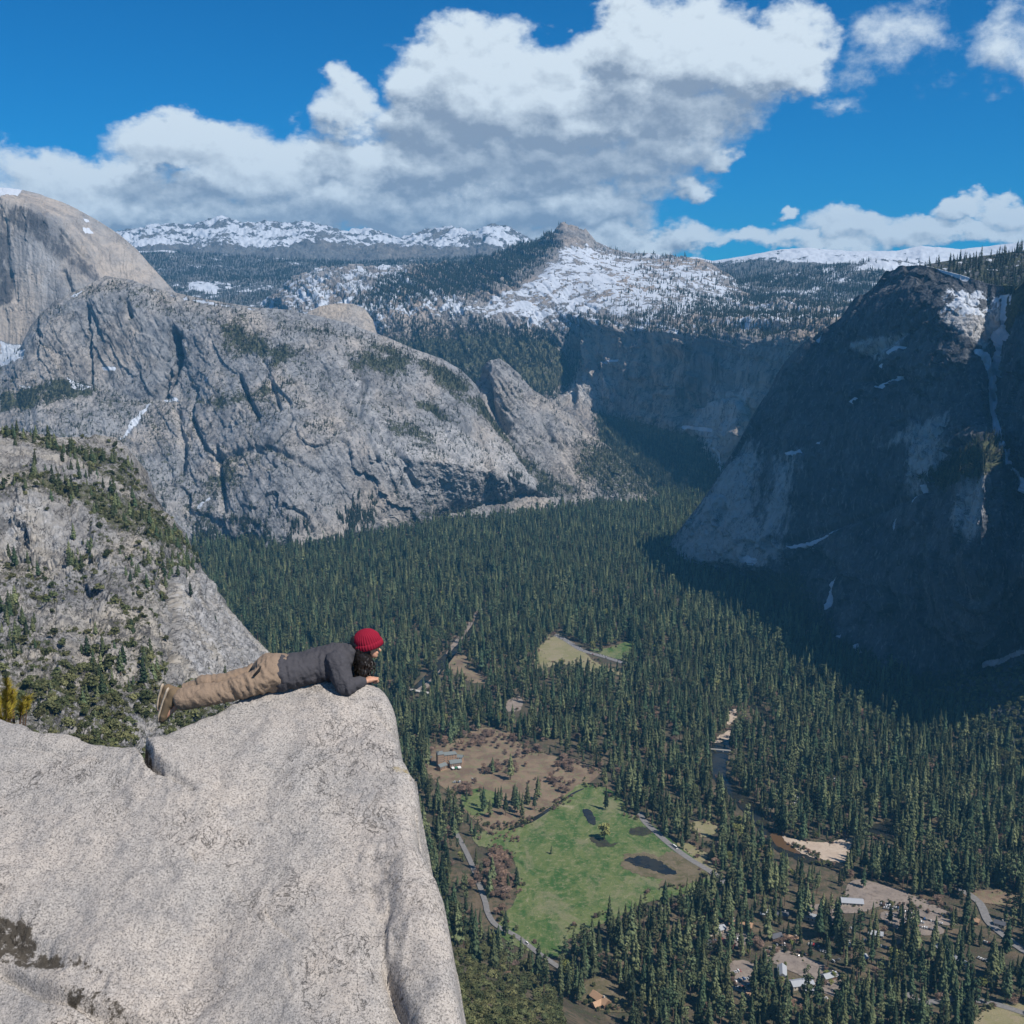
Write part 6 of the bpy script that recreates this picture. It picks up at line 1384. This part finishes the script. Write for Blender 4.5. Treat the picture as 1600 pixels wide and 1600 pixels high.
    C = [(q(450,1050),.122,q(424,1051),.136,(1.32,1)), (hp_n,.102,q(392,1069,-.11),.080), (q(392,1069,-.11),.080,kn_n+Vector((0,0,-.005)),.066), (kn_n+Vector((0,0,-.005)),.066,q(320,1086,-.11),.078), (q(320,1086,-.11),.078,q(287,1092,-.115),.074),
         (hp_f,.098,q(392,1056,.12),.078), (q(392,1056,.12),.078,kn_f+Vector((0,0,.01)),.072), (kn_f+Vector((0,0,.015)),.066,q(320,1069,.12),.070), (q(320,1073,.12),.066,q(289,1081,.11),.058)]
    me = remesh(C, .0085, 4, 'trousers'); v, n = vdata(me)
    f1 = fbm(np.stack([v[:, 0]*17+v[:, 2]*11, v[:, 1]*5, v[:, 2]*6-v[:, 0]*4], 1), 3, .55, 33, True); f2 = fbm(v*12, 3, .5, 19)
    w = .4 + .7*np.exp(-((v-np.array(q(365,1076,-.12)))**2).sum(1)/.02) + .6*np.exp(-((v-np.array(q(415,1066,-.12)))**2).sum(1)/.012)
    v = v + n*(.026*f1*w + .010*f2)[:, None]
    # open hems and the flattened front edge of the cuffs
    hx = float(q(279, 1090)[0]); v[:, 0] = np.where(v[:, 0] < hx, hx + (v[:, 0]-hx)*.12, v[:, 0])
    vset(me, v); tr = link('trousers', me, kh, o, True)
    def box_part(name, P0, P1, P2, P3, th, mat, parent):
        P = [Vector(x) for x in (P0, P1, P2, P3)]; nn = (P[1]-P[0]).cross(P[3]-P[0]).normalized()*th
        V = [tuple(x) for x in P] + [tuple(x+nn) for x in P]
        me = mesh_np(name, V, np.array([(0,1,2,3),(7,6,5,4),(0,4,5,1),(1,5,6,2),(2,6,7,3),(3,7,4,0)])); return link(name, me, mat, parent)
    dkm, t, b = material('black_strap'); b.inputs['Base Color'].default_value = (.015, .016, .018, 1)
    # dark hip pocket opening
    box_part('pocket', q(395,1055,-.175), q(408,1040,-.115), q(410,1046,-.125), q(398,1056,-.18), .006, dkm, tr)
    # ---- shoes
    sm, t, b = material('brown_suede'); t.put(b.inputs['Base Color'], t.mix(t.noise(t.obj(), 30, 4), (.13, .095, .06), (.20, .145, .09)))
    so_, t, b = material('cream_sole'); b.inputs['Base Color'].default_value = (.42, .35, .27, 1)
    sk, t, b = material('grey_sock'); b.inputs['Base Color'].default_value = (.07, .07, .08, 1)
    org_, t, b = material('orange_lace'); b.inputs['Base Color'].default_value = (.45, .10, .03, 1)
    for (hx_, hy_, tx_, ty_, dy, lab) in ((268, 1084, 253, 1126, -.11, 1), (260, 1077, 252, 1108, .07, 0)):
        heel = q(hx_, hy_, dy); toe = q(tx_, ty_, dy-.01); ax = (toe-heel).normalized(); out = Vector((-1, 0, -.25)); out = (out - ax*out.dot(ax)).normalized()   # towards the sole
        ankle = q(280, 1091 if lab else 1083, dy)
        C = [(heel+Vector((.012,0,0)),.040,heel+ax*.07+Vector((.014,0,0)),.043), (heel+ax*.06,.042,toe-ax*.03,.036,(1.05,.9)), (toe-ax*.04,.036,toe-ax*.015,.030,(1.2,.85)), (heel+ax*.01+Vector((.02,0,.0)),.042,ankle,.040)]
        me = remesh(C, .006, 3, 'shoe'); shoe = link('shoe', me, sm, o, True)
        C = [(heel+out*.036-ax*.01,.026,heel+out*.036+ax*.06,.026,(1.25,.42)), (heel+out*.036+ax*.05,.026,toe+out*.030-ax*.03,.030,(1.25,.42)), (toe+out*.030-ax*.035,.030,toe+out*.022,.022,(1.25,.42))]
        link('sole', remesh(C, .0055, 2, 'sole'), so_, shoe, True)
        link('sock', remesh([(ankle-Vector((.006,0,0)), .040, ankle+Vector((.03,0,0)), .038)], .007, 2, 'sock'), sk, o, True)
        fr = ax.cross(Vector((0, 1, 0))).normalized()
        lc = heel+ax*.075-out*.040
        link('laces', remesh([(lc+Vector((0,-.022,0)),.007,lc+Vector((0,.02,0)),.007),(lc+ax*.02+Vector((0,-.02,0)),.006,lc+ax*.02+Vector((0,.02,0)),.006),(lc-ax*.02+Vector((.004,-.022,0)),.006,lc-ax*.02+Vector((.004,.02,0)),.006)], .004, 1, 'laces'), org_, shoe, True)
    # ---- beanie: ribbed dome with a turned up cuff
    red, t, b = material('red_wool'); t.put(b.inputs['Base Color'], t.mix(t.noise(t.obj(), 120, 3), (.19, .006, .022), (.29, .012, .034)))
    t.l.new(t.bump(t.math('MULTIPLY', t.noise(t.obj(), 240, 2), .002), 1, .6), b.inputs['Normal'])
    axis = Vector((-.22, -.05, 1)).normalized(); fx = Vector((1, 0, 0)) - axis*axis.x; fx.normalize(); fy = axis.cross(fx); c0 = hd + Vector((.002, 0, .006))
    def dome(name, prof, nseg, ribs, amp, mat):
        V = []; Fc = []
        for j, (h_, r_) in enumerate(prof):
            for k in range(nseg):
                a = 6.28318*k/nseg; rr = r_*(1+amp*abs(math.sin(a*ribs/2))*(1 if r_ > .02 else .3)) + .0012*math.sin(5*a+j)
                V.append(tuple(c0 + axis*h_ + fx*math.cos(a)*rr*1.06 + fy*math.sin(a)*rr*.92))
        m_ = len(prof)
        for j in range(m_-1):
            for k in range(nseg): Fc.append((j*nseg+k, j*nseg+(k+1) % nseg, (j+1)*nseg+(k+1) % nseg, (j+1)*nseg+k))
        return mesh_np(name, V, np.array(Fc))
    prof = [(-.030, .088), (-.026, .096), (0, .099)] + [(.100*math.sin(th)*1.02, .098*math.cos(th)) for th in np.linspace(.12, 1.56, 14)]
    bn = link('beanie', dome('beanie', prof, 192, 34, .055, red), red, o, True)
    cuff = [(-.040, .090), (-.044, .100), (-.036, .107), (-.012, .108), (.002, .104), (.004, .096)]
    link('cuff', dome('cuff', cuff, 192, 34, .05, red), red, bn, True)
    # ---- hair: dark wavy locks falling from under the cap
    hm, t, b = material('black_hair'); t.put(b.inputs['Base Color'], t.mix(t.noise(t.obj(), 60, 3), (.006, .005, .005), (.028, .020, .016))); b.inputs['Roughness'].default_value = .42; b.inputs['Specular IOR Level'].default_value = .4
    r = random.Random(9); C = []; mass = []
    mass.append((hd+Vector((-.055,-.02,-.02)),.055,hd+Vector((-.02,-.03,-.11)),.060)); mass.append((hd+Vector((-.03,-.04,-.10)),.058,hd+Vector((-.01,-.04,-.20)),.040)); mass.append((hd+Vector((-.01,-.05,-.05)),.036,hd+Vector((.0,-.05,-.15)),.030))
    mass.append((hd+Vector((-.085,-.01,.02)),.036,hd+Vector((-.10,-.01,-.04)),.038))
    for k in range(90):
        a = r.uniform(-2.9, -.15) if r.random() < .75 else r.uniform(0, 3.1); R_ = .080
        p = hd + Vector((-.040 + R_*math.cos(a)*.72, R_*math.sin(a)*.85, r.uniform(-.045, -.01)))
        L = r.uniform(.15, .27); n = 8; ph = r.uniform(0, 6); am = r.uniform(.009, .019); cur = p; tx = r.uniform(-.02, .02)
        for j in range(n):
            f = (j+1)/n; nx = p + Vector((am*math.sin(ph+f*9)+tx*f+.018*f, am*math.cos(ph+f*9)-.02*f*(1 if a < 0 else -1), -L*f))
            mass.append((cur, .0088*(1.05-.7*(j/n)), nx, .0088*(1.05-.7*f))); cur = nx
    me = remesh(mass, .0052, 0, 'hair'); v, n = vdata(me); v = v + n*(.005*fbm(v*np.array([55, 55, 28]), 3, .6, 2, True))[:, None]; vset(me, v)
    link('hair', me, hm, o, True)
    return o
person()

# ------------------------------------------------------------------ haze
def haze():
    x0, x1, y0, y1, z0, z1 = -7500, 8500, -3500, 15800, -40, 2060
    V = [(x, y, z) for x in (x0, x1) for y in (y0, y1) for z in (z0, z1)]
    Fc = np.array([(0, 1, 3, 2), (4, 6, 7, 5), (0, 4, 5, 1), (2, 3, 7, 6), (0, 2, 6, 4), (1, 5, 7, 3)])
    m = bpy.data.materials.new('haze'); m.use_nodes = True; t = m.node_tree; t.nodes.remove(t.nodes['Principled BSDF'])
    v = t.nodes.new('ShaderNodeVolumePrincipled'); v.inputs['Color'].default_value = (.14, .52, .92, 1); v.inputs['Density'].default_value = HAZE
    t.links.new(v.outputs[0], t.nodes['Material Output'].inputs['Volume'])
    tag(link('haze', mesh_np('haze', V, Fc), m), 'thin blue air between the rock and the far mountains', kind='stuff')
HAZE = 3.6e-5
haze()
